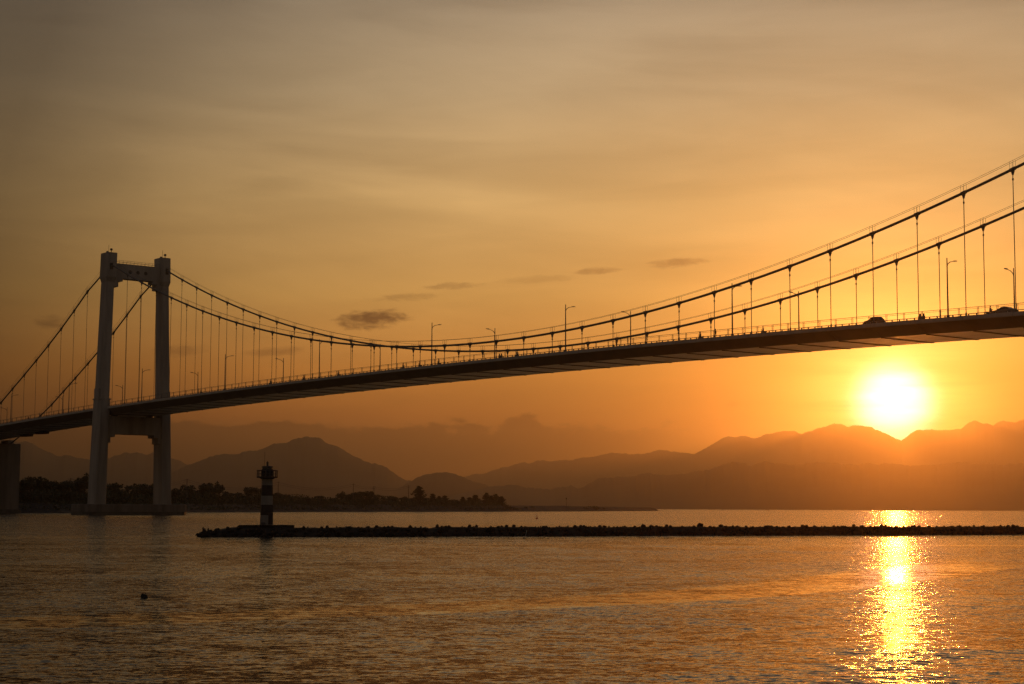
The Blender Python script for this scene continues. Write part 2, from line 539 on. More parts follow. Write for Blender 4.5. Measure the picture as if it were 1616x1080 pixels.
# ------------------------------------------------------------------ the suspension bridge
BX, BY, TH = -15.966, 403.70, 2.248029       # midpoint origin and heading of the deck
S = 9.8921                                   # hanger spacing
W = 19.114                                   # distance between the cable planes
T_MID, T_TOWER = -20.49, 182.0
bridge = empty('suspension_bridge', (BX, BY, 0), TH)
tag(bridge, 'long suspension bridge with one pale concrete tower crossing the water at sunset', 'bridge')


def L(t, lat, z):
    return (t, -lat, z)


def deck_z(t):
    return 36.62 - 6.4e-5 * (t + 14.0) ** 2


def cable_z(t):
    """main span parabola, straighter side spans"""
    if t > T_TOWER - 1.5:
        a = (t - T_TOWER)
        tt = [(0.0, 79.3), (15.05, 72.95), (24.9, 67.5), (34.7, 62.25), (44.55, 57.4), (54.4, 52.82), (64.4, 48.3), (74.3, 43.95), (84.05, 39.65), (93.3, 36.1), (113.0, 28.6), (123.6, 25.4)]
        for p, q in zip(tt, tt[1:]):
            if p[0] <= a <= q[0]:
                return p[1] + (q[1] - p[1]) * (a - p[0]) / (q[0] - p[0])
        return tt[0][1] if a < 0 else tt[-1][1]
    if t < 2 * T_MID - T_TOWER:
        return 79.3 - 0.55 * ((2 * T_MID - T_TOWER) - t)
    n = t / S + 16.0
    return 37.7258 + CAM_H + 0.096036 * (n - 13.929) ** 2


T_RIGHT = 2 * T_MID - T_TOWER                # the other tower, outside the picture
st0, st1 = -25, 34

# deck segments, one per hanger bay, each a closed trapezoidal box with a recessed joint
for i in range(st0, st1):
    a, b = i * S + 0.03, (i + 1) * S - 0.03
    mb = MB()
    rings = []
    e = -1.0 if not (a < T_TOWER < b or a < T_RIGHT < b) else 0.85      # the deck narrows between the tower legs
    prof = [(e, 0.0), (e, -0.66), (e + 0.14, -0.74), (2.2, -2.32), (W - 2.2, -2.32), (W - e - 0.14, -0.74), (W - e, -0.66), (W - e, 0.0)]
    for t in (a, b):
        rings.append([L(t, la, deck_z(t) + z) for la, z in prof])
    n = 8
    vs = rings[0] + rings[1]
    faces = [(j, (j + 1) % n, n + (j + 1) % n, n + j) for j in range(n)] + [tuple(range(n - 1, -1, -1)), tuple(range(n, 2 * n))]
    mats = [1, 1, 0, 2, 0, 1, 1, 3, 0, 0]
    base = len(mb.v)
    mb.add(vs, faces)
    mb.mi = mats; mb.cur = 1
    seg = mb.build('deck_segment', [M['steel'], M['fascia'], M['under'], M['asphalt']], bridge)
    rb = MB()
    tj = i * S
    rb.add([L(tj - 0.30, 2.3, deck_z(tj) - 2.30), L(tj + 0.30, 2.3, deck_z(tj) - 2.30), L(tj + 0.30, W - 2.3, deck_z(tj) - 2.30), L(tj - 0.30, W - 2.3, deck_z(tj) - 2.30),
            L(tj - 0.30, 2.3, deck_z(tj) - 2.42), L(tj + 0.30, 2.3, deck_z(tj) - 2.42), L(tj + 0.30, W - 2.3, deck_z(tj) - 2.42), L(tj - 0.30, W - 2.3, deck_z(tj) - 2.42)],
           [(0, 3, 2, 1), (4, 5, 6, 7), (0, 1, 5, 4), (1, 2, 6, 5), (2, 3, 7, 6), (3, 0, 4, 7)])
    rb.build('joint_rib', M['rib'], seg)

# main cables with their hand ropes
for lat in (0.0, W):
    ts = [T_RIGHT - 22 + j * (T_TOWER - T_RIGHT + 22) / 110 for j in range(111)]
    ts = [t for t in ts if t < T_TOWER - 1] + [T_TOWER] + [T_TOWER + q for q in (4, 9, 15.05, 24.9, 34.7, 44.55, 54.4, 64.4, 74.3, 84.05, 93.3, 113, 123.6)]
    mb = MB(); mb.tube([L(t, lat, cable_z(t)) for t in ts], 0.245, 10)
    cb = mb.build('main_cable', M['cable'], bridge, smooth=True)
    for side in (-0.34, 0.34):
        mb = MB(); mb.tube([L(t, lat + side, cable_z(t) + 1.32) for t in ts if t < T_TOWER + 94], 0.03, 4)
        mb.build('hand_rope', M['cable'], cb)

# hangers: rope, socket, clamp and the two hand rope stanchions
def hanger(t, lat, top, bot):
    h = top - bot
    mb = MB(); r = 0.072
    mb.tube([L(0, 0, bot - top + 0.2), L(0, 0, -0.5)], r, 6)
    ho = mb.build('hanger', M['hanger'], bridge, loc=L(t, lat, top))
    ho2 = MB()
    sl = (cable_z(t + 0.5) - cable_z(t - 0.5)); ang = math.atan(sl)
    ca, sa = math.cos(ang), math.sin(ang)
    rings = []
    for q, rr in ((-0.55, 0.27), (-0.45, 0.345), (0.45, 0.345), (0.55, 0.27)):
        rings.append([(q * ca - rr * math.sin(2 * math.pi * j / 8) * sa, rr * math.cos(2 * math.pi * j / 8), q * sa + rr * math.sin(2 * math.pi * j / 8) * ca) for j in range(8)])
    ho2.loft(rings)
    ho2.add([(-0.34, -0.12, -0.25), (0.34, -0.12, -0.25), (0.34, 0.12, -0.25), (-0.34, 0.12, -0.25), (-0.10, -0.1, -1.0), (0.10, -0.1, -1.0), (0.10, 0.1, -1.0), (-0.10, 0.1, -1.0)],
            [(0, 1, 2, 3), (7, 6, 5, 4), (0, 4, 5, 1), (1, 5, 6, 2), (2, 6, 7, 3), (3, 7, 4, 0)])
    ho2.build('cable_clamp', M['cable'], ho)
    if h > 2.0:
        link_mesh('socket', SOCKET_UP, ho, (0, 0, -1.35 if h < 6 else -1.7))
        link_mesh('socket', SOCKET_LOW, ho, (0, 0, bot - top))
    for q in (-0.32, 0.32):
        link_mesh('stanchion', STANCHION, ho, (q, 0, 0.3 + q * sl))


_s = MB(); _s.tube([(0, 0, -0.22), (0, 0, -0.1), (0, 0, 0.1), (0, 0, 0.22)], [0.09, 0.15, 0.15, 0.09], 6); SOCKET_UP = _s.mesh('socket', M['cable'])
_s = MB(); _s.tube([(0, 0, -0.05), (0, 0, 0.55), (0, 0, 0.8)], [0.17, 0.15, 0.09], 6); SOCKET_LOW = _s.mesh('socket', M['cable'])
_s = MB()
for q in (-0.34, 0.34):
    _s.tube([(0, q, -0.4), (0, q, 1.08)], 0.032, 4)
STANCHION = _s.mesh('stanchion', M['cable'])

for lat in (0.0, W):
    for n in range(34, -9, -1):
        t = (n - 16) * S
        if not (T_RIGHT + 10 < t < T_TOWER - 10): continue
        hanger(t, lat, cable_z(t), deck_z(t) - 0.1)
    for k in range(9):
        t = T_TOWER + 15.05 + k * 9.86
        if cable_z(t) - deck_z(t) > 1.6:
            hanger(t, lat, cable_z(t), deck_z(t) - 0.1)


# towers
def slab(mb, pts_low, pts_high):
    """closed box between two quads"""
    mb.add(list(pts_low) + list(pts_high), [(0, 3, 2, 1), (4, 5, 6, 7), (0, 1, 5, 4), (1, 2, 6, 5), (2, 3, 7, 6), (3, 0, 4, 7)])


def tower(t0):
    tw = empty('tower', L(t0, W / 2, 0), 0, bridge)
    half = W / 2
    def lean(z):                       # offset of a leg's centre from the cable plane
        return 2.0 * (1 - z / 80.0)
    def ring(sg, z, a, b, ch=0.32):
        c = sg * (half + lean(z))      # local y is minus lateral
        pts = []
        for px, py in ((a, b), (-a, b), (-a, -b), (a, -b)):
            sx, sy = (1 if px > 0 else -1), (1 if py > 0 else -1)
            if sx * sy > 0: pts += [(px, py - sy * ch), (px - sx * ch, py)]
            else: pts += [(px - sx * ch, py), (px, py - sy * ch)]
        return [(x, c + y, z) for x, y in pts]
    for sg in (1, -1):
        mb = MB()
        mb.loft([ring(sg, 3.4, 2.95, 1.9), ring(sg, 36.6, 2.7, 1.72)])
        mb.loft([ring(sg, 36.55, 2.5, 1.52), ring(sg, 74.5, 2.2, 1.36)])
        # widened block beside the deck
        lg = mb.build('leg', M['concrete'], tw)
        mb = MB(); mb.loft([ring(sg, 36.5, 2.85, 1.85, 0.1), ring(sg, 36.95, 2.85, 1.85, 0.1)])
        mb.build('ledge', M['concrete'], lg)
        mb = MB(); mb.box((0, sg * (half + lean(40) + 1.75), 38.4), (3.4, 0.5, 3.4)); mb.build('access_cabin', M['concrete'], lg)
        mb = MB(); mb.loft([ring(sg, 74.45, 2.2, 1.36), ring(sg, 76.0, 2.75, 1.72), ring(sg, 83.9, 2.72, 1.72)])
        hs = mb.build('saddle_housing', M['concrete'], tw)
        mb = MB(); mb.box((-2.76, sg * (half + 0.3), 79.4), (0.10, 1.1, 2.0)); mb.box((2.76, sg * (half + 0.3), 79.4), (0.10, 1.1, 2.0))
        mb.build('cable_port', M['rib'], hs)
        mb = MB(); mb.tube([(0.2, sg * half, 83.8), (0.2, sg * half, 86.7)], 0.05, 5); mb.build('antenna', M['iron'], hs)
        for q, hh in ((1.5, 0.35), (-1.3, 0.9)):
            mb = MB(); mb.tube([(q, sg * half - 0.2, 83.85), (q, sg * half - 0.2, 83.9 + hh)], 0.12, 6)
            mb.lathe([(0.1, 0), (0.42, 0.15), (0.42, 0.6), (0.1, 0.8)], 8, (q, sg * half - 0.2, 83.9 + hh - 0.2)); mb.build('beacon', M['iron'], hs)
    # cross beams with stepped haunches
    for nm, z0, z1, a in (('upper_crossbeam', 75.9, 80.6, 1.7), ('lower_crossbeam', 25.7, 31.4, 2.3)):
        mb = MB()
        yi = half + lean(z0) - 1.3
        mb.box((0, 0, (z0 + z1) / 2), (2 * a, 2 * yi, z1 - z0))
        cb = mb.build(nm, M['concrete'], tw)
        for sg in (1, -1):
            mb = MB()
            o = 0.0 if z0 > 50 else 0.35
            mb.box((0, sg * (yi - 1.55 + o), z0 - 0.45), (2 * a - 0.1, 3.1, 1.0)); mb.box((0, sg * (yi - 0.75 + o), z0 - 1.85), (2 * a - 0.16, 1.7, 2.0))
            mb.build('haunch', M['concrete'], cb)
        if z0 > 50:
            for q in (-2.75, 0.0, 2.75):
                for sx in (1, -1):
                    mb = MB()
                    mb.add([(sx * (a - 0.02), q + 0.62 * math.cos(k * math.pi / 8), 78.2 + 0.62 * math.sin(k * math.pi / 8)) for k in range(16)] +
                           [(sx * (a + 0.03), q + 0.62 * math.cos(k * math.pi / 8), 78.2 + 0.62 * math.sin(k * math.pi / 8)) for k in range(16)],
                           [(k, (k + 1) % 16, 16 + (k + 1) % 16, 16 + k) for k in range(16)] + [tuple(range(16, 32))])
                    mb.build('port_shade', M['rib'], cb)  # dark disc on the beam face stands in for the hole's inner shade
            for sx in (1, -1):
                mb = MB()
                for h_ in (0.55, 1.1): mb.tube([(sx * (a - 0.1), -yi + 0.4, z1 + h_), (sx * (a - 0.1), yi - 0.4, z1 + h_)], 0.04, 4)
                rl = mb.build('walkway_rail', M['rail'], cb)
                for k in range(13):
                    mb = MB(); mb.tube([(sx * (a - 0.1), -yi + 0.6 + k * (2 * yi - 1.2) / 12, z1 - 0.05), (sx * (a - 0.1), -yi + 0.6 + k * (2 * yi - 1.2) / 12, z1 + 1.12)], 0.04, 4)
                    mb.build('rail_post', M['rail'], rl)
    # bearings that carry the deck
    for q in (-1, 1):
        mb = MB(); mb.box((0, q * 6.2, 31.9), (1.6, 1.6, 1.1)); mb.build('bearing', M['rib'], tw)
    # pile cap with a wet band at the water
    mb = MB()
    def capring(z, e):
        a, b, ch = 5.4 + e, half + 8.8 + e, 1.6
        pts = [(a, b - ch), (a - ch, b), (-a + ch, b), (-a, b - ch), (-a, -b + ch), (-a + ch, -b), (a - ch, -b), (a, -b + ch)]
        return [(x, y, z) for x, y in pts]
    mb.loft([capring(1.0, 0), capring(3.3, 0), capring(3.42, -0.12)])
    cp = mb.build('pile_cap', M['concrete_old'], tw)
    mb = MB(); mb.loft([capring(-1.5, -0.05), capring(1.0, -0.05)]); mb.build('tide_band', M['concrete_wet'], cp)


tower(T_TOWER)
tower(T_RIGHT)

# railings along both edges, low kerb rail on the near edge
_p = MB()
for q in (-0.13, 0.13): _p.box((q, 0, 0.70), (0.055, 0.07, 1.40))
RAILPOST = _p.mesh('railing_post', M['rail'])
_p = MB(); _p.box((0, 0, 0.17), (0.22, 0.10, 0.36)); KERBPOST = _p.mesh('barrier_post', M['rail'])
def strip(mb, lat, zo, w, h, ta, tb):
    for a, b in ((ta, T_RIGHT - 3.0), (T_RIGHT + 3.0, T_TOWER - 2.9), (T_TOWER + 2.9, tb)):   # broken at the tower legs
        n = max(1, int((b - a) / S))
        rings = []
        for k in range(n + 1):
            t = a + (b - a) * k / n
            z = deck_z(t) + zo
            rings.append([L(t, lat - w, z - h), L(t, lat + w, z - h), L(t, lat + w, z + h), L(t, lat - w, z + h)])
        mb.loft(rings)


def at_tower(t):
    return min(abs(t - T_TOWER), abs(t - T_RIGHT)) < 4.9

for lat in (-0.7, W + 0.7):
    mb = MB(); strip(mb, lat, 1.38, 0.05, 0.035, -24 * S, 33 * S)
    rl = mb.build('railing', M['rail'], bridge)
    mb = MB(); strip(mb, lat, 1.12, 0.03, 0.022, -24 * S, 33 * S); mb.build('mid_rail', M['rail'], rl)
    for k in range(145):
        t = -24 * S + 1.2 + k * 3.86
        if at_tower(t): continue
        link_mesh('railing_post', RAILPOST, rl, L(t, lat, deck_z(t) - 0.02))
mb = MB(); strip(mb, -0.25, 0.36, 0.07, 0.05, -24 * S, 33 * S)
kb = mb.build('kerb_barrier', M['rail'], bridge)
for k in range(290):
    t = -19 * S + k * 1.62
    if at_tower(t): continue
    link_mesh('barrier_post', KERBPOST, kb, L(t, -0.25, deck_z(t) - 0.02))
# pipe carriers hung under the side span
for t in (262.0, 276.0):
    mb = MB(); mb.box(L(t, 14.0, deck_z(t) - 2.75), (7.0, 2.2, 0.9)); mb.box(L(t, 14.0, deck_z(t) - 2.35), (6.0, 1.6, 0.4))
    mb.build('service_duct', M['rib'], bridge)

# anchorage block at the left bank
an = MB()
def arect(t0, t1, l0, l1, z0, z1): slab(an, [L(t0, l0, z0), L(t1, l0, z0), L(t1, l1, z0), L(t0, l1, z0)], [L(t0, l0, z1), L(t1, l0, z1), L(t1, l1, z1), L(t0, l1, z1)])
arect(301.0, 345.0, -9.0, W + 3.3, 0.8, 26.2)
anchorage = an.build('anchorage', M['concrete_old'], bridge)
an = MB(); arect(300.4, 345.5, -9.5, W + 3.8, -1.5, 1.4); an.build('tide_band', M['concrete_wet'], anchorage)
an = MB(); arect(300.85, 301.0, 2.0, 3.6, 1.6, 24.0); an.build('recess_shade', M['rib'], anchorage)  # dark strip proud of the wall, standing in for shade in a slot
for lat in (0.0, W):
    an = MB(); arect(302.5, 309.0, lat - 1.2, lat + 1.2, 25.9, 27.6); an.build('splay_saddle', M['concrete'], anchorage)


def bworld(t, lat, z):
    return Vector((BX + t * math.cos(TH) + lat * math.sin(TH), BY + t * math.sin(TH) - lat * math.cos(TH), z))


# street lamps standing on both edges of the deck
LAMP_T = (-144.7, -93.9, -44.1, 5.1, 55.0, 104.8, 156.3, 209.0, 257.0, 307.2)
def make_lamp():
    root = empty('street_lamp')
    mb = MB(); mb.lathe([(0.30, 0), (0.30, 0.35), (0.14, 0.5)], 8); mb.build('base', M['lamp'], root)
    mb = MB(); mb.tube([(0, 0, 0.4), (0, 0, 5), (0, 0, 10.35)], [0.15, 0.125, 0.085], 8); mb.build('pole', M['lamp'], root)
    mb = MB(); mb.tube([(0, 0, 8.9), (0.25, 0, 9.35), (0.9, 0, 9.75), (1.9, 0, 9.95)], [0.075, 0.075, 0.065, 0.05], 6); arm = mb.build('arm', M['lamp'], root)
    mb = MB(); mb.loft([[(1.75, -0.08, 9.90), (1.75, 0.08, 9.90), (1.75, 0.07, 10.02), (1.75, -0.07, 10.02)],
                        [(2.1, -0.17, 9.90), (2.1, 0.17, 9.90), (2.1, 0.12, 10.10), (2.1, -0.12, 10.10)],
                        [(2.75, -0.13, 9.99), (2.75, 0.13, 9.99), (2.75, 0.08, 10.10), (2.75, -0.08, 10.10)]])
    mb.build('lamp_head', M['lamp'], root)
    return root


lamp0 = make_lamp()
ordw = ('first', 'second', 'third', 'fourth', 'fifth', 'sixth', 'seventh', 'eighth', 'ninth', 'tenth')
first = True
for side, lat in (('near', -0.05), ('far', W + 0.05)):
    for i, t in enumerate(LAMP_T):
        if side == 'near' and t > 300: continue
        o = lamp0 if first else copy_tree(lamp0)
        first = False
        o.location = bworld(t, lat, deck_z(t) - 0.01)
        o.rotation_euler = (0, 0, TH - math.pi / 2 if side == 'near' else TH + math.pi / 2)
        tag(o, f'{ordw[i]} grey street lamp from the right on the bridge\'s {side} edge, arm over the road', 'street lamp', 'street lamps along the bridge')


# ------------------------------------------------------------------ breakwater and lighthouse
BW0, BW1 = Vector((-29.6, 160.6)), Vector((112.0, 221.0))     # front water line
bw_d = (BW1 - BW0).normalized(); bw_n = Vector((-bw_d.y, bw_d.x)); bw_len = (BW1 - BW0).length
breakwater = empty('breakwater', (BW0.x, BW0.y, 0), math.atan2(bw_d.y, bw_d.x))
tag(breakwater, 'long low breakwater of dark boulders across the water below the bridge', 'breakwater')


def bw_h(s):
    """crest height along the breakwater"""
    ramp = min(1.0, max(0.0, s / 4.6)) ** 0.75
    if s > 24: gap = 0.86 if 24 < s < 25.5 else 1.0
    else: gap = 1.0
    return (0.10 + 0.94 * ramp) * gap * (1 + 0.07 * mnoise.noise((s * 0.13, 3.3, 0)) + 0.10 * mnoise.noise((s * 0.41, 7.1, 0)) * (1 if s > 13 else 0))


def core():
    vs, fs = [], []
    n = 300
    sec = [(-0.3, -0.8), (0.5, -0.1), (1.3, 0.42), (2.0, 0.80), (4.2, 0.84), (5.2, 0.4), (6.8, -0.8)]
    for i in range(n + 1):
        s_ = 1.0 + i * bw_len / n
        h = bw_h(s_)
        for o, z in sec:
            sc_ = 0.4 + 0.6 * min(1, s_ / 6)
            oo = 3.2 + (o - 3.2) * sc_ - 1.9 * (1 - sc_)
            vs.append((s_, oo, z * (h if z > 0 else 1) + (0.05 * mnoise.noise((s_ * 2, o * 2, 0)) if z > 0 else 0)))
    m_ = len(sec)
    for i in range(n):
        for j in range(m_ - 1):
            a = i * m_ + j
            fs.append((a, a + m_, a + m_ + 1, a + 1))
    fs.append(tuple(range(m_)))
    mb = MB(); mb.add(vs, fs)
    mb.build('core', M['rock'], breakwater)


core()


def rock_mesh(seed):
    bm = bmesh.new()
    bmesh.ops.create_icosphere(bm, subdivisions=1, radius=1.0)
    rr = random.Random(seed)
    dirs = [Vector((rr.gauss(0, 1), rr.gauss(0, 1), rr.gauss(0, 1))).normalized() for _ in range(7)]
    cut = [rr.uniform(0.55, 0.85) for _ in dirs]
    for v in bm.verts:
        for d_, c_ in zip(dirs, cut):
            e = v.co.dot(d_)
            if e > c_: v.co -= d_ * (e - c_) * 0.92
        v.co *= rr.uniform(0.9, 1.08)
    me = bpy.data.meshes.new('rock')
    bm.to_mesh(me); bm.free()
    me.materials.append(M['rock'])
    return me


ROCKS = [rock_mesh(100 + i) for i in range(10)]
spots = []
rr = random.Random(21)
for s_i in range(0, int(bw_len / 0.42)):
    s_ = 0.85 + s_i * 0.42
    for row, (o, zf) in enumerate(((0.25, 0.05), (0.8, 0.30), (1.45, 0.62), (2.2, 0.93), (3.2, 0.97), (4.3, 0.93))):
        if rr.random() < (0.26 if row < 3 else 0.50): continue
        h = bw_h(s_)
        sc_ = 0.4 + 0.6 * min(1, s_ / 6)
        oo = 3.2 + (o - 3.2) * sc_ - 1.9 * (1 - sc_)
        size = (0.15 + 0.30 * rr.random() ** 2.2) * (1.0 if row < 3 else 0.62)
        if row >= 3 and rr.random() < 0.05: size *= rr.uniform(1.4, 2.1)
        low = 0.0 if row < 3 else 0.07
        if 3.0 < s_ < 12.0 and row >= 4: continue
        if 3.0 < s_ < 12.0 and row == 3: oo, low = 1.75, 0.02
        spots.append((s_ + rr.uniform(-.35, .35), oo + rr.uniform(-.15, .15), zf * h - 0.05 - low + rr.uniform(-.06, .05), size, row))
vis = sorted([q for q in spots if q[0] < 100], key=lambda q: -q[3] * (1.25 if q[4] >= 2 else 1))
keep = set(id(q) for q in vis[:300])
rest = MB()
for q in spots:
    me = ROCKS[rr.randrange(10)]
    rot = (rr.uniform(0, 6.3), rr.uniform(0, 6.3), rr.uniform(0, 6.3))
    scl = Vector((q[3] * rr.uniform(1.0, 1.3), q[3] * rr.uniform(0.9, 1.15), q[3] * rr.uniform(0.75, 1.0)))
    if id(q) in keep:
        link_mesh('rock', me, breakwater, q[:3], rot, scl)
    else:
        from mathutils import Euler
        mt = Matrix.Translation(q[:3]) @ Euler(rot).to_matrix().to_4x4() @ Matrix.Diagonal((*scl, 1))
        rest.add([mt @ v.co for v in me.vertices], [tuple(p.vertices) for p in me.polygons])
ro = rest.build('rock_fill', M['rock'], breakwater)
tag(ro, kind='stuff')

# lighthouse on a flat slab near the tip
LH = at(420.5, 829, 166.4)
LH.z = 1.10
lighthouse = empty('lighthouse', LH, 0.35)
tag(lighthouse, 'small white lighthouse with dark bands and a railed gallery on the breakwater', 'lighthouse')
mb = MB()
sl_pts = [(-2.35, -0.75), (2.8, 0.2), (2.5, 2.2), (-2.5, 1.2)]
mb.add([(x, y, -1.0) for x, y in sl_pts] + [(x, y, 0.0) for x, y in sl_pts], [(0, 3, 2, 1), (4, 5, 6, 7), (0, 1, 5, 4), (1, 2, 6, 5), (2, 3, 7, 6), (3, 0, 4, 7)])
slab_o = mb.build('concrete_plinth', M['rock'], lighthouse)
K = 0.0617
hz = lambda v: (870 - v) / 6.75 * K
bands = ((870, 765, 'lh_white'), (765, 655, 'lh_dark'), (655, 560, 'lh_white'), (560, 450, 'lh_dark'), (450, 372, 'lh_white'))
def lr(z): return 0.655 - 0.105 * min(1, z / 3.4) - 0.012 * max(0, z - 3.4)
for v0, v1, mm in bands:
    z0, z1 = hz(v0), hz(v1)
    mb = MB(); e = 0.004 if mm == 'lh_dark' else 0.0
    mb.lathe([(lr(z0) + e, z0 + 0.001), (lr(z1) + e, z1)], 8)
    mb.build('wall_band', M[mm], lighthouse)
zg = hz(365)
mb = MB(); mb.lathe([(0.56, hz(385)), (0.80, zg - 0.06), (1.02, zg - 0.06), (1.02, zg + 0.06), (0.5, zg + 0.061)], 16)
gal = mb.build('gallery', M['lh_dark'], lighthouse)
zr = hz(294)
mb = MB()
ringp = [(1.0 * math.cos(2 * math.pi * k / 24), 1.0 * math.sin(2 * math.pi * k / 24)) for k in range(25)]
mb.tube([(x, y, zr) for x, y in ringp], 0.045, 5, caps=False); mb.tube([(x, y, (zr + zg) / 2) for x, y in ringp], 0.022, 4, caps=False)
gr = mb.build('gallery_rail', M['iron'], gal)
_b = MB(); _b.box((0, 0, (zr + zg) / 2), (0.07, 0.07, zr - zg)); BAL = _b.mesh('baluster', M['iron'])
for k in range(16):
    link_mesh('baluster', BAL, gal, (0.985 * math.cos(2 * math.pi * k / 16), 0.985 * math.sin(2 * math.pi * k / 16), 0), (0, 0, 2 * math.pi * k / 16))
mb = MB(); mb.lathe([(0.50, zg), (0.50, hz(262)), (0.56, hz(260)), (0.56, hz(250)), (0.42, hz(246))], 12); lan = mb.build('lantern_room', M['iron'], lighthouse)
for k in range(8):
    a = 2 * math.pi * k / 8
    mb = MB(); mb.box((0.485, 0, (hz(350) + hz(280)) / 2), (0.06, 0.24, hz(280) - hz(350))); mb.build('lantern_pane', M['glass'], lan, rot=(0, 0, a))
mb = MB(); mb.lathe([(0.10, hz(247)), (0.10, hz(215)), (0.13, hz(212)), (0.05, hz(196))], 8); mb.build('finial', M['iron'], lighthouse)
mb = MB(); mb.tube([(-0.30, -0.1, hz(250)), (-0.30, -0.1, hz(95))], 0.018, 5); mb.build('antenna', M['iron'], lighthouse)
mb = MB(); mb.box((-0.5, -0.72, 0.14), (0.5, 0.42, 0.28), 0.75); mb.build('battery_box', M['iron'], lighthouse)
mb = MB(); mb.box((0.25, -0.60, 0.62), (0.42, 0.08, 1.1)); dr = mb.build('door', M['lh_dark'], lighthouse)

# upright boulder stack and a smaller stone at the tip
mb = MB()
def lump(mb, c, r, seed):
    bm = bmesh.new(); bmesh.ops.create_icosphere(bm, subdivisions=2, radius=1.0)
    for v in bm.verts:
        k = 1 + 0.35 * mnoise.noise((v.co.x * 1.7 + seed, v.co.y * 1.7, v.co.z * 1.7))
        v.co = Vector((v.co.x * r[0], v.co.y * r[1], v.co.z * r[2])) * k + Vector(c)
    mb.add([v.co[:] for v in bm.verts], [tuple(x.index for x in f.verts) for f in bm.faces]); bm.free()
tp = at(320.5, 846, 161.5)
lump(mb, (0, 0, 0.25), (0.30, 0.25, 0.32), 1.0); lump(mb, (0.12, 0, 0.5), (0.18, 0.16, 0.28), 2.0); lump(mb, (-0.02, 0.02, 0.72), (0.085, 0.09, 0.24), 3.0); lump(mb, (0.14, 0, 0.62), (0.08, 0.09, 0.22), 4.0)
o = mb.build('upright_stone', M['rock'], None, True, (tp.x, tp.y, 0.0))
tag(o, 'jagged upright stone at the left tip of the breakwater', 'stone')
tp = at(328.5, 842, 162.2)
mb = MB(); lump(mb, (0, 0, 0.0), (0.10, 0.10, 0.30), 6.0); lump(mb, (0.05, 0, -0.22), (0.2, 0.2, 0.25), 8.0)
o = mb.build('small_stone', M['rock'], None, True, (tp.x, tp.y, 0.58))
tag(o, 'small stubby stone just right of the jagged upright stone', 'stone')

# leaning pole in the water, floating block, red buoy
q = at(827, 850, 162.0)
mb = MB(); mb.tube([(0, 0, -0.4), (0.27, 0, 0.78)], 0.022, 6)
root = empty('leaning_pole', (q.x, q.y, 0)); tag(root, 'thin pale pole leaning out of the water before the breakwater', 'pole')
mb.build('pole', M['pale'], root)
mb = MB(); mb.lathe([(0.02, -0.06), (0.11, -0.04), (0.11, 0.03), (0.03, 0.06)], 10); mb.build('float', M['iron'], root)
q = Vector((-11.6, 54.6, 0))
root = empty('floating_block', q, 0.3); tag(root, 'dark floating block alone on the water at lower left', 'float')
mb = MB(); mb.loft([[(-0.10, -.08, -.06), (.10, -.08, -.06), (.10, .08, -.06), (-.10, .08, -.06)], [(-.105, -.085, 0.02), (.105, -.085, 0.02), (.105, .085, 0.02), (-.105, .085, 0.02)],
                    [(-.09, -.07, .13), (.08, -.07, .10), (.08, .07, .10), (-.09, .07, .13)], [(-.07, -.05, .15), (-.01, -.05, .13), (-.01, .05, .13), (-.07, .05, .15)]])
mb.build('block', M['rubber'], root)
mb = MB(); mb.tube([(0.02, 0, .11), (0.04, 0, .15), (0.07, 0, .11)], 0.012, 5); mb.build('loop', M['iron'], root)
q = Vector((6.6, 443, 0))
root = empty('channel_buoy', q); tag(root, 'tiny red buoy on the water beyond the breakwater', 'buoy')
mb = MB(); mb.lathe([(0.25, -0.3), (0.32, 0.05), (0.30, 0.22), (0.10, 0.30)], 12); mb.build('hull', M['red'], root)
mb = MB(); mb.lathe([(0.11, 0.28), (0.06, 0.8), (0.09, 0.82), (0.05, 1.0)], 8); mb.build('topmark', M['red'], root)

# ------------------------------------------------------------------ trees and poles on the far shore
def leaf_cloud(rr, lobes, n, size, flat=1.0):
    mb = MB()
    tot = sum(a[3] ** 2 for a in lobes)
    for (cx, cy, cz, r_) in lobes:
        for _ in range(int(n * r_ * r_ / tot)):
            d_ = Vector((rr.gauss(0, 1), rr.gauss(0, 1), rr.gauss(0, 1))).normalized()
            p = Vector((cx, cy, cz)) + d_ * r_ * (rr.random() ** 0.35) * rr.uniform(0.82, 1.08)
            s_ = size * rr.uniform(0.6, 1.4)
            a = Vector((rr.gauss(0, 1), rr.gauss(0, 1), rr.gauss(0, 1) * flat)).normalized(); b = a.cross(Vector((rr.gauss(0, 1), rr.gauss(0, 1), rr.gauss(0, 1)))).normalized()
            mb.add([p - a * s_, p + b * s_ * 0.6, p + a * s_, p - b * s_ * 0.6], [(0, 1, 2, 3)])
    return mb


def broad_tree(seed):
    rr = random.Random(seed)
    root = empty('broadleaf_tree')
    lobes = []
    mt = MB(); mt.tube([(0, 0, -0.1), (0.01, 0, 0.18), (0.0, 0.01, 0.4)], [0.03, 0.024, 0.016], 6)
    for k in range(9):
        a = rr.uniform(0, 6.28); r_ = rr.uniform(0.05, 0.30); z = rr.uniform(0.32, 0.84) if k > 2 else rr.uniform(0.62, 0.86)
        lobes.append((r_ * math.cos(a), r_ * math.sin(a), z, rr.uniform(0.10, 0.19)))
        mt.tube([(0, 0, 0.3), (r_ * .5 * math.cos(a), r_ * .5 * math.sin(a), (z + .3) / 2), (lobes[-1][0], lobes[-1][1], z)], [0.014, 0.009, 0.004], 4)
    mt.build('trunk', M['bark'], root)
    for k in range(6):
        a = rr.uniform(0, 6.28); lobes.append((0.26 * math.cos(a), 0.26 * math.sin(a), rr.uniform(0.12, 0.35), 0.19))
    leaf_cloud(rr, lobes, 1900, 0.042).build('crown', M['leaf'], root)
    return root


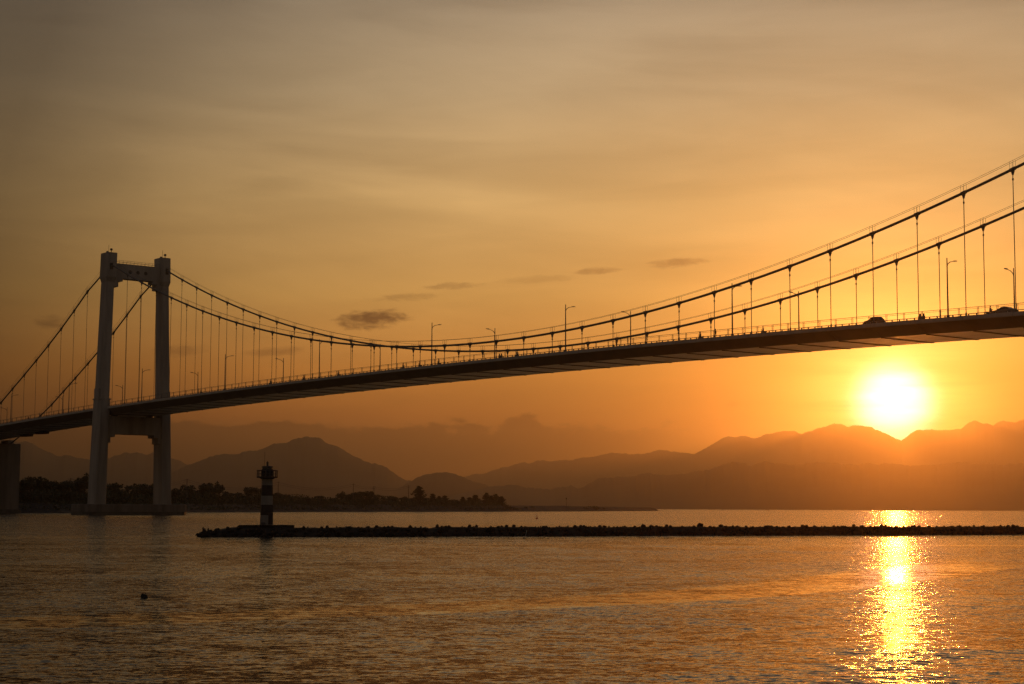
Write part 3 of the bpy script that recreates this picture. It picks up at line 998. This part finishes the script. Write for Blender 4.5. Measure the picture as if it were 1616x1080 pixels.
def pine_tree(seed, slim=1.0):
    rr = random.Random(seed)
    root = empty('casuarina_tree')
    mt = MB(); mt.tube([(0, 0, -0.1), (0, 0, 0.5), (0, 0, 0.98)], [0.022, 0.014, 0.003], 6)
    mb = MB()
    for k in range(70):
        z = 0.12 + 0.86 * (k / 70) ** 0.9; a = k * 2.4 + rr.uniform(-.3, .3)
        ln = (0.30 * (1 - z) ** 0.75 + 0.03) * slim * rr.uniform(0.7, 1.25)
        e = Vector((ln * math.cos(a), ln * math.sin(a), z + ln * rr.uniform(0.2, 0.9)))
        mt.tube([(0, 0, z), e[:]], [0.006, 0.002], 3)
        for _ in range(13):
            f = rr.uniform(0.15, 1.05)
            p = Vector((0, 0, z)).lerp(e, f)
            d_ = Vector((rr.gauss(0, 1) * .7, rr.gauss(0, 1) * .7, rr.uniform(-0.2, 1.4))).normalized() * rr.uniform(0.04, 0.08)
            b = d_.cross(Vector((rr.gauss(0, 1), rr.gauss(0, 1), rr.gauss(0, 1)))).normalized() * 0.032
            mb.add([p - b, p + d_, p + b, p - d_ * .5], [(0, 1, 2, 3)])
    mt.build('trunk', M['bark'], root)
    mb.build('crown', M['needle'], root)
    return root


def bush(seed):
    rr = random.Random(seed)
    root = empty('shrub')
    lobes = [(rr.uniform(-.4, .4), rr.uniform(-.3, .3), rr.uniform(.3, .6), rr.uniform(.22, .36)) for _ in range(6)]
    mt = MB()
    for l_ in lobes: mt.tube([(l_[0] * .2, l_[1] * .2, -0.1), l_[:3]], [0.03, 0.012], 4)
    mt.build('stem', M['bark'], root)
    leaf_cloud(rr, lobes, 420, 0.07).build('crown', M['scrub'], root)
    return root


BROAD = [broad_tree(i + 1) for i in range(6)]
PINE = [pine_tree(i + 51, 1.0 if i < 2 else 0.8) for i in range(4)]
BUSH = [bush(i + 81) for i in range(4)]
used = set()


def shore_point(u, inland):
    """where the sight line at column u meets the bank, a little inland"""
    d_ = px_dir(u, 800)
    best = None
    for k in range(600):
        p, nr, dd = shore_at(k / 599)
        q = p + nr * inland
        e = abs(q.x / q.y - d_.x / d_.y)
        if best is None or e < best[0]: best = (e, q)
    return best[1]


def plant(proto, pos, h, wide, rz):
    k = proto.name
    o = proto if k not in used else copy_tree(proto)
    used.add(k)
    o.location = pos; o.scale = (h * wide, h * wide, h); o.rotation_euler = (0, 0, rz)
    return o


TREES = [  # (column, top row, kind, width factor, what it stands by)
    (36, 757, 'b', 0.9), (48, 748, 'b', 0.8), (62, 756, 'b', 0.9), (73, 755, 'b', 0.9), (83, 760, 'b', 0.9), (94, 757, 'b', 0.85),
    (110, 757, 'b', 0.9), (120, 753, 'b', 0.9), (133, 748, 'b', 0.8), (167, 764, 'b', 1.0), (181, 763, 'b', 0.9), (191, 770, 'b', 1.0),
    (210, 765, 'b', 1.0), (224, 760, 'b', 0.9), (238, 764, 'b', 1.0), (275, 771, 'b', 1.0), (292, 766, 'b', 1.0), (305, 771, 'b', 1.1),
    (319, 764, 'b', 1.0), (331, 759, 'b', 0.9), (345, 761, 'b', 0.7), (359, 776, 'b', 1.4), (376, 778, 'b', 1.4), (397, 766, 'b', 0.9), (410, 770, 'b', 1.0), (425, 777, 'b', 1.3),
    (442, 778, 'b', 1.3), (461, 783, 'b', 1.5), (479, 785, 'b', 1.7), (494, 785, 'b', 1.6), (508, 782, 'b', 1.4), (524, 785, 'b', 1.5), (538, 776, 'b', 0.9), (553, 778, 'b', 1.0),
    (567, 777, 'b', 1.1), (578, 773, 'b', 0.9), (590, 780, 'b', 1.2), (612, 781, 'b', 1.4), (623, 785, 'b', 1.2), (637, 784, 'b', 1.1), (660, 769, 'p', 0.95), (651, 785, 'b', 1.1),
    (672, 785, 'b', 1.0), (682, 780, 'p', 1.2), (693, 784, 'p', 1.2), (703, 783, 'p', 1.2), (716, 789, 'b', 1.5), (731, 785, 'p', 1.3), (740, 786, 'p', 1.3), (750, 782, 'p', 1.2),
    (767, 779, 'p', 1.1), (774, 783, 'p', 1.2), (783, 781, 'p', 1.1), (791, 784, 'p', 1.1),
]
ORD = ('first', 'second', 'third', 'fourth', 'fifth', 'sixth', 'seventh', 'eighth', 'ninth', 'tenth', 'eleventh', 'twelfth', 'thirteenth', 'fourteenth',
       'fifteenth', 'sixteenth', 'seventeenth', 'eighteenth', 'nineteenth', 'twentieth', 'twenty-first')
tn = {}
for i, (u, v, kind, wf) in enumerate(TREES):
    inl = 18 + (i * 7 % 5) * 5
    pos = shore_point(u, inl)
    gz = 3.9 if u < 700 else 3.0
    top = at(u, v, pos.y).z
    h = (top - gz) / 0.98
    pr = BROAD[i % 6] if kind == 'b' else PINE[i % 4]
    o = plant(pr, (pos.x, pos.y, gz), h, (1.3 if u < 430 else 1.6) * wf, i * 1.3)
    if kind == 'b':
        sec = 0 if u < 150 else 1 if u < 285 else 2 if u < 420 else 3
        tn[sec] = tn.get(sec, -1) + 1
        lab = f'{ORD[tn[sec]]} ' + ('dark broadleaf tree right of the anchorage, left of the tower', 'dark broadleaf tree from the left, behind the tower legs',
               'rounded broadleaf tree from the tower, on the bank left of the lighthouse', 'low rounded tree right of the lighthouse on the far bank')[sec]
        grp = 'broadleaf trees on the far bank'
    else:
        grp = 'casuarinas at the end of the treeline'
        tn['p'] = tn.get('p', -1) + 1
        lab = 'tallest pointed casuarina standing above the treeline on the far bank' if u == 660 else f'{ORD[tn["p"] - 1]} feathery casuarina right of the tallest pointed one'
    tag(o, lab, 'tree', grp)

for i, (u, v, wf) in enumerate([(800, 797, 2.0), (812, 799, 2.4), (829, 797.5, 1.0), (841, 796.5, 0.9), (852, 801, 2.2), (868, 801.5, 2.2), (893, 800.5, 1.8), (906, 800, 1.2), (922, 799.5, 2.0), (935, 796.5, 2.2),
                                (948, 799.5, 2.2), (958, 800.5, 2.0), (975, 802.5, 2.4), (995, 799.5, 0.8), (1013, 801.5, 1.6), (1022, 801, 1.6)]):
    pos = shore_point(u, 6)
    top = at(u, v, pos.y).z; gz = 0.6
    o = plant(BUSH[i % 4], (pos.x, pos.y, gz), max(1.2, top - gz), wf, i * 0.9)
    tag(o, f'{ORD[i]} low dark shrub from the left on the narrow spit', 'shrub', 'shrubs along the spit')

# undergrowth below the trees: one mass of leaves nobody could count
ug = MB(); ru = random.Random(5)
for k in range(36000):
    f = ru.uniform(0.06, 0.66)
    p, nr, dd = shore_at(f)
    o_ = ru.uniform(13, 30) if ru.random() < 0.72 else ru.uniform(2.5, 14)
    q = p + nr * o_
    hh = (5.4 if f < 0.50 else 4.2) * (0.55 + 0.75 * abs(mnoise.noise((q.x * 0.05, q.y * 0.05, 2.0)) + 0.4))
    c_ = Vector((q.x, q.y, 3.4 + hh * ru.random() if o_ > 13 else 0.32 * o_ - 0.1 + 0.9 * ru.random()))
    a = Vector((ru.gauss(0, 1), ru.gauss(0, 1), ru.gauss(0, 1))).normalized() * ru.uniform(0.35, 0.8)
    b = a.cross(Vector((ru.gauss(0, 1), ru.gauss(0, 1), ru.gauss(0, 1)))).normalized() * 0.4
    ug.add([c_ - a, c_ + b, c_ + a, c_ - b], [(0, 1, 2, 3)])
tag(ug.build('undergrowth', M['leaf']), 'dark undergrowth along the far bank below the trees', None, kind='stuff')

# utility poles with cross arms, and wires slung between them
def pole(u, v, arms=2):
    pos = shore_point(u, 17)
    top = at(u, v, pos.y).z
    root = empty('utility_pole', (pos.x, pos.y, 3.6))
    h = top - 3.6
    mb = MB(); mb.tube([(0, 0, -0.5), (0, 0, h)], [0.22, 0.15], 8); mb.build('pole', M['wood'], root)
    for k in range(arms):
        mb = MB(); mb.box((0, 0, h - 0.5 - k * 1.1), (2.6, 0.16, 0.18)); ar = mb.build('crossarm', M['wood'], root, rot=(0, 0, 0.5))
        for q_ in (-1.1, 0.0, 1.1):
            mb = MB(); mb.lathe([(0.08, 0), (0.12, 0.12), (0.05, 0.3)], 6, (q_, 0, h - 0.42 - k * 1.1)); mb.build('insulator', M['pale'], ar)
    return root, Vector((pos.x, pos.y, top - 0.3))


PP = [(108.6, 754.5, 2, 'utility pole with crossarms between the anchorage and the left tower leg'), (293, 756, 1, 'utility pole just right of the bridge tower on the far bank'),
      (438, 760.5, 1, 'utility pole just right of the lighthouse on the far bank'), (557.6, 763.5, 1, 'short utility pole above the treeline, first right of the lighthouse group'),
      (589.5, 767.5, 2, 'utility pole beside a thin bare sapling in the treeline'), (644.6, 766, 2, 'utility pole with double crossarms left of the tall casuarina')]
tops = []
for u, v, a_, lab in PP:
    o, tpv = pole(u, v, a_)
    tag(o, lab, 'utility pole', 'utility poles on the far bank'); tops.append(tpv)
for i, (a, b) in enumerate(zip(tops, tops[1:])):
    mb = MB(); pts = []
    for k in range(17):
        f = k / 16; p = a.lerp(b, f); p.z -= (a - b).length * 0.035 * 4 * f * (1 - f); pts.append(p)
    root = empty('power_line', pts[0])
    tag(root, ('sagging wires between the first two utility poles from the left', 'sagging wires from the tower pole to the lighthouse pole', 'sagging wires right of the lighthouse top',
               'short span of wires over the low trees', 'sagging wires ending at the double crossarm pole')[i], 'wire', 'wires on the far bank')
    for off in (0.0, -1.0):
        mb = MB(); mb.tube([p - pts[0] + Vector((0, 0, off)) for p in pts], 0.05, 4); mb.build('wire', M['iron'], root)
pos = shore_point(894, 8)
root = empty('beacon_mast', (pos.x, pos.y, 0.5)); tag(root, 'thin mast with a small lantern on the low spit', 'mast')
hm = at(894, 785.5, pos.y).z - 0.5
mb = MB(); mb.tube([(0, 0, -.5), (0, 0, hm - 1)], [0.2, 0.12], 6); mb.build('mast', M['iron'], root)
mb = MB(); mb.lathe([(0.12, hm - 1.6), (0.45, hm - 1.4), (0.45, hm - 0.3), (0.1, hm)], 8); mb.build('lantern', M['iron'], root)
mb = MB(); mb.box((0, 0, 0), (1.2, 1.2, 0.5)); mb.build('base', M['bank'], root)

# two far fishing boats
def boat(pos, s_, rz, lab):
    root = empty('fishing_boat', pos, rz); tag(root, lab, 'boat', 'fishing boats on the far water')
    mb = MB()
    rings = []
    for x, hw, z0, z1 in ((-3.2, .7, -.1, .9), (-1, 1.1, -.3, .8), (1.4, 1.0, -.3, .95), (3.0, .45, -.1, 1.35), (3.8, .05, .5, 1.7)):
        rings.append([(x * s_, -hw * s_, z1 * s_), (x * s_, -hw * .5 * s_, z0 * s_), (x * s_, hw * .5 * s_, z0 * s_), (x * s_, hw * s_, z1 * s_)])
    mb.loft(rings); mb.build('hull', M['wood'], root)
    mb = MB(); mb.box((-1.4 * s_, 0, 1.5 * s_), (1.8 * s_, 1.3 * s_, 1.5 * s_), 0.9); cb = mb.build('cabin', M['wood'], root)
    mb = MB(); mb.box((-0.49 * s_, 0, 1.75 * s_), (0.06 * s_, 0.9 * s_, 0.5 * s_)); mb.build('window', M['glass'], cb)
    mb = MB(); mb.tube([(0.4 * s_, 0, .8 * s_), (0.4 * s_, 0, 3.4 * s_)], .06 * s_, 5); mb.build('mast', M['wood'], root)


boat(Vector((at(1141, 803, 2500).x, 2500, 0)), 0.6, 0.4, 'left one of two tiny boats on the far water')
boat(Vector((at(1210, 803, 2600).x, 2600, 0)), 1.0, 0.2, 'right one of two tiny boats on the far water')

# ------------------------------------------------------------------ traffic on the bridge
def wheel_mesh(r, w, name):
    mb = MB(); n = 16
    prof = [(r * .62, -w / 2), (r * .95, -w / 2), (r, -w * .3), (r, w * .3), (r * .95, w / 2), (r * .62, w / 2)]
    rings = [[(a * math.cos(2 * math.pi * j / n), y, a * math.sin(2 * math.pi * j / n)) for j in range(n)] for a, y in prof]
    mb.loft(rings, caps=False)
    return mb.mesh(name, M['rubber'])


def rim_mesh(r, w):
    mb = MB(); n = 12
    mb.loft([[(r * math.cos(2 * math.pi * j / n), y, r * math.sin(2 * math.pi * j / n)) for j in range(n)] for y in (-w / 2, w / 2)])
    return mb.mesh('rim', M['chrome'])


TYRE, RIM = wheel_mesh(0.33, 0.22, 'tyre'), rim_mesh(0.21, 0.16)
BTYRE, BRIM = wheel_mesh(0.28, 0.10, 'tyre'), rim_mesh(0.18, 0.05)


def car(paint, suv):
    root = empty('car')
    Lc, Hr = (4.5, 1.72) if suv else (4.6, 1.46)
    half = 0.9
    if suv:
        low = [(-2.2, .35), (2.2, .35), (2.25, .62), (2.15, .95), (1.05, 1.08), (-2.12, 1.10), (-2.25, .7)]
        cab = [(1.05, 1.06), (0.35, 1.66), (-0.4, Hr), (-1.6, 1.66), (-2.08, 1.08)]
    else:
        low = [(-2.25, .32), (2.25, .32), (2.3, .55), (2.15, .82), (1.0, .95), (-1.7, 1.0), (-2.25, .92), (-2.3, .6)]
        cab = [(1.15, .93), (0.25, 1.40), (-0.35, Hr), (-1.05, 1.38), (-1.85, .97)]
    mb = MB()
    mb.loft([[(x, y * (0.96 if abs(y) == half else 1), z) for x, z in low] for y in (-half, -half * .99, half * .99, half)])
    body = mb.build('body', M[paint], root)
    mb = MB()
    mb.loft([[(x * (1 if z < 1.2 else .97), y * (1 if z < 1.2 else 0.80), z) for x, z in cab] for y in (-0.84, 0.84)])
    cbn = mb.build('cabin', M[paint], root)
    for sg in (-1, 1):
        mb = MB()
        zt = Hr - 0.12; zb = cab[0][1] + 0.06
        f = lambda z: 0.84 * (1 - 0.2 * (z - cab[0][1]) / (Hr - cab[0][1])) + 0.012
        x0, x1 = cab[0][0] - 0.25, cab[1][0] - 0.02
        x3, x2 = cab[4][0] + 0.25, cab[3][0] + 0.03
        mb.add([(x0, sg * f(zb), zb), (x1, sg * f(zt - .06), zt - .06), (x2, sg * f(zt - .06), zt - .06), (x3, sg * f(zb), zb),
                (x0, sg * (f(zb) - .05), zb), (x1, sg * (f(zt) - .05), zt - .06), (x2, sg * (f(zt) - .05), zt - .06), (x3, sg * (f(zb) - .05), zb)],
               [(0, 1, 2, 3), (7, 6, 5, 4), (0, 4, 5, 1), (1, 5, 6, 2), (2, 6, 7, 3), (3, 7, 4, 0)])
        mb.build('side_window', M['glass'], cbn)
        for x in (1.35, -1.35):
            w_ = link_mesh('wheel', TYRE, root, (x, sg * 0.8, 0.33)); link_mesh('rim', RIM, w_)
        mb = MB(); mb.box((2.2, sg * .62, .74), (.12, .34, .16)); mb.build('headlight', M['pale'], root)
        mb = MB(); mb.box((-2.2, sg * .66, .85), (.12, .26, .2)); mb.build('tail_light', M['red'], root)
        mb = MB(); mb.box((0.85, sg * .98, 1.05), (.14, .2, .14)); mb.build('mirror', M[paint], root)
    return root


def skin_body(name, verts, edges, radii, mats):
    """one continuous body grown over a skeleton"""
    me = bpy.data.meshes.new(name)
    me.from_pydata(verts, edges, [])
    o = bpy.data.objects.new(name, me); COL.objects.link(o)
    sk = o.modifiers.new('skin', 'SKIN'); sk.use_smooth_shade = True
    for sv, r_ in zip(me.skin_vertices[0].data, radii):
        sv.radius = (r_, r_) if not isinstance(r_, tuple) else r_
    me.skin_vertices[0].data[0].use_root = True
    ss = o.modifiers.new('sub', 'SUBSURF'); ss.levels = 1; ss.render_levels = 1
    dg = bpy.context.evaluated_depsgraph_get()
    out = bpy.data.meshes.new_from_object(o.evaluated_get(dg))
    bpy.data.objects.remove(o); bpy.data.meshes.remove(me)
    out.name = name
    out.materials.clear()
    for m_ in mats: out.materials.append(m_)
    return out


SK_E = [(0, 1), (1, 2), (2, 3), (3, 4), (2, 5), (5, 6), (6, 7), (2, 8), (8, 9), (9, 10), (0, 11), (11, 12), (12, 13), (13, 14), (0, 15), (15, 16), (16, 17), (17, 18)]
SK_R = [(.16, .13), (.15, .11), (.15, .10), .055, (.085, .1), .06, .045, .038, .06, .045, .038, .095, .07, .05, .04, .095, .07, .05, .04]
SIT = [(0, 0, .80), (.03, 0, 1.05), (.06, 0, 1.30), (.09, 0, 1.42), (.12, 0, 1.58), (.10, .20, 1.28), (.28, .26, 1.08), (.50, .24, 1.06), (.10, -.20, 1.28), (.28, -.26, 1.08), (.50, -.24, 1.06),
       (.08, .12, .76), (.46, .15, .74), (.36, .14, .40), (.50, .14, .36), (.08, -.12, .76), (.46, -.15, .74), (.36, -.14, .40), (.50, -.14, .36)]
STAND = [(0, 0, .95), (0, 0, 1.15), (0, 0, 1.40), (0, 0, 1.52), (.02, 0, 1.66), (0, .20, 1.40), (-.02, .25, 1.12), (.06, .24, .88), (0, -.20, 1.40), (.0, -.25, 1.12), (.08, -.24, .88),
         (0, .10, .90), (.06, .11, .50), (.0, .11, .08), (.14, .12, .05), (0, -.10, .90), (-.08, -.11, .50), (-.18, -.11, .08), (-.05, -.12, .05)]
BODY = {k: [skin_body('person', v, SK_E, SK_R, [M[c]]) for c in ('cloth_dark', 'cloth_grey', 'cloth_red')] for k, v in (('sit', SIT), ('stand', STAND))}
_h = MB(); _h.lathe([(0.02, -.12), (.075, -.11), (.10, -.02), (.105, .05), (.08, .12), (.02, .145)], 10); HEAD = _h.mesh('head', M['skin'], True)
_h = MB(); _h.lathe([(.125, -.02), (.14, .03), (.125, .11), (.07, .165), (.01, .18)], 10); HELMET = _h.mesh('helmet', M['cloth_grey'], True)
_h = MB(); _h.lathe([(.108, -.03), (.118, .03), (.10, .11), (.05, .15), (.01, .16)], 10); HAIR = _h.mesh('hair', M['rubber'], True)


def person(pose, c, lab, pos, rz, grp=None):
    root = link_mesh('person', BODY[pose][c], None, pos, (0, 0, rz))
    hp = (.13, 0, 1.60) if pose == 'sit' else (.03, 0, 1.67)
    link_mesh('head', HEAD, root, hp)
    link_mesh('helmet' if pose == 'sit' else 'hair', HELMET if pose == 'sit' else HAIR, root, hp)
    tag(root, lab, 'person', grp)
    return root


def motorbike():
    root = empty('motorbike')
    for x in (.62, -.60):
        w_ = link_mesh('wheel', BTYRE, root, (x, 0, .28)); link_mesh('rim', BRIM, w_)
    mb = MB(); mb.loft([[(-.85, -.08, .62), (-.85, .08, .62), (-.85, .06, .74), (-.85, -.06, .74)], [(-.45, -.15, .45), (-.45, .15, .45), (-.45, .13, .74), (-.45, -.13, .74)],
                        [(-.05, -.13, .32), (-.05, .13, .32), (-.05, .11, .66), (-.05, -.11, .66)], [(.22, -.12, .30), (.22, .12, .30), (.22, .1, .46), (.22, -.1, .46)]])
    mb.build('body', M['car_dark'], root)
    mb = MB(); mb.loft([[(.30, -.2, .32), (.30, .2, .32), (.24, .2, .32), (.24, -.2, .32)], [(.40, -.17, .85), (.40, .17, .85), (.34, .17, .85), (.34, -.17, .85)], [(.36, -.09, 1.02), (.36, .09, 1.02), (.30, .09, 1.02), (.30, -.09, 1.02)]])
    mb.build('leg_shield', M['car_dark'], root)
    mb = MB(); mb.tube([(.62, 0, .28), (.45, 0, .75), (.36, 0, 1.0)], .035, 6); mb.build('fork', M['chrome'], root)
    mb = MB(); mb.tube([(.42, .33, 1.05), (.36, .12, 1.03), (.36, -.12, 1.03), (.42, -.33, 1.05)], .02, 6); mb.build('handlebar', M['iron'], root)
    mb = MB(); mb.loft([[(-.75, -.12, .74), (-.75, .12, .74), (-.75, .1, .80), (-.75, -.1, .80)], [(.02, -.1, .66), (.02, .1, .66), (.02, .08, .73), (.02, -.08, .73)]]); mb.build('seat', M['rubber'], root)
    mb = MB(); mb.box((.41, 0, .93), (.07, .14, .12)); mb.build('headlight', M['pale'], root)
    return root


def road(t, lat):
    p = bworld(t, lat, deck_z(t) + 0.005)
    return p


def t_at(u, lat):
    """station on the deck seen at picture column u"""
    lo, hi = -200.0, 330.0
    for _ in range(60):
        mid = (lo + hi) / 2
        p = bworld(mid, lat, 36.0) - Vector((0, 0, CAM_H))
        c, s = math.cos(PITCH), math.sin(PITCH)
        uu = 808 + FPX * p.x / (p.y * c + p.z * s) + (540 - 515) * 0.004
        if uu > u: lo = mid
        else: hi = mid
    return lo


c1 = car('car_dark', True); c1.scale = (0.82, 0.86, 0.90); t_ = t_at(1380, 2.6); c1.location = road(t_, 2.6); c1.rotation_euler = (0, 0, TH)
tag(c1, 'dark high-roofed car on the bridge above the sun', 'car', 'cars on the bridge')
c2 = car('car_grey', False); c2.scale = (0.88, 0.9, 0.95); t_ = t_at(1585, 2.6); c2.location = road(t_, 2.6); c2.rotation_euler = (0, 0, TH)
tag(c2, 'low saloon car on the bridge at the right edge of the picture', 'car', 'cars on the bridge')

RIDERS = [(1562, 2.2, 'beside the low saloon car'), (1205, 3.0, 'between the first and second near lamps from the right'), (1106, 2.2, 'left of the second near lamp from the right'),
          (816, 2.2, 'between the third and fourth near lamps from the right'), (693, 2.2, 'just right of the fourth near lamp from the right'), (663, 2.4, 'just left of the fourth near lamp from the right'),
          (636, 2.2, 'second left of the fourth near lamp'), (535, 2.4, 'just right of the fifth near lamp from the right'), (480, 2.2, 'just left of the fifth near lamp from the right'),
          (427, 2.2, 'above the lighthouse'), (318, 2.4, 'first one right of the tower'), (46, 2.4, 'on the side span left of the tower')]
proto = motorbike()
for i, (u, lat, where) in enumerate(RIDERS):
    t_ = t_at(u, lat)
    o = proto if i == 0 else copy_tree(proto)
    rz = TH + (0 if i % 3 else math.pi)
    o.location = road(t_, lat); o.rotation_euler = (0, 0, rz)
    tag(o, f'small dark motorbike on the bridge, {where}', 'motorbike', 'motorbikes on the bridge')
    person('sit', i % 3, f'helmeted rider seated on the motorbike {where}', road(t_, lat), rz, 'riders on the bridge')
for i, (u, lat, where) in enumerate([(991, 0.6, 'standing at the railing by the far lamp right of centre'), (973, 0.7, 'standing beside a hanger right of centre'), (1129, 0.6, 'standing beside a hanger near the right lamp')]):
    t_ = t_at(u, lat)
    person('stand', (i + 1) % 3, f'pedestrian in dark clothes {where}', road(t_, lat), TH + 1.0 + i)
for u, lab in ((1455, 'small twin-post roadside cabinet on the bridge between the two cars'), (790, 'small twin-post roadside cabinet on the bridge near the cable low point')):
    t_ = t_at(u, 0.5)
    root = empty('roadside_cabinet', road(t_, 0.5), TH); tag(root, lab, 'cabinet', 'cabinets on the bridge')
    mb = MB(); mb.box((0, 0, .45), (1.1, .4, .5)); mb.build('cabinet', M['steel'], root)
    for q_ in (-.38, .38):
        mb = MB(); mb.box((q_, 0, .9), (.3, .12, .5)); mb.build('panel', M['steel'], root)
        mb = MB(); mb.tube([(q_, 0, 0), (q_, 0, .25)], .06, 6); mb.build('foot', M['steel'], root)

# ------------------------------------------------------------------ evening haze over the bay
hm_ = bpy.data.materials.new('haze air')
hm_.use_nodes = True
hm_.node_tree.nodes.clear()
ho = hm_.node_tree.nodes.new('ShaderNodeOutputMaterial')
hv = hm_.node_tree.nodes.new('ShaderNodeVolumePrincipled')
hv.inputs['Color'].default_value = (0.84, 0.72, 0.62, 1)
hv.inputs['Density'].default_value = 0.00010
hv.inputs['Anisotropy'].default_value = 0.91
hm_.node_tree.links.new(hv.outputs[0], ho.inputs['Volume'])
mb = MB(); mb.box((0, 6900, 319), (26400, 14600, 640))
hz_o = mb.build('haze', hm_)
tag(hz_o, kind='stuff')
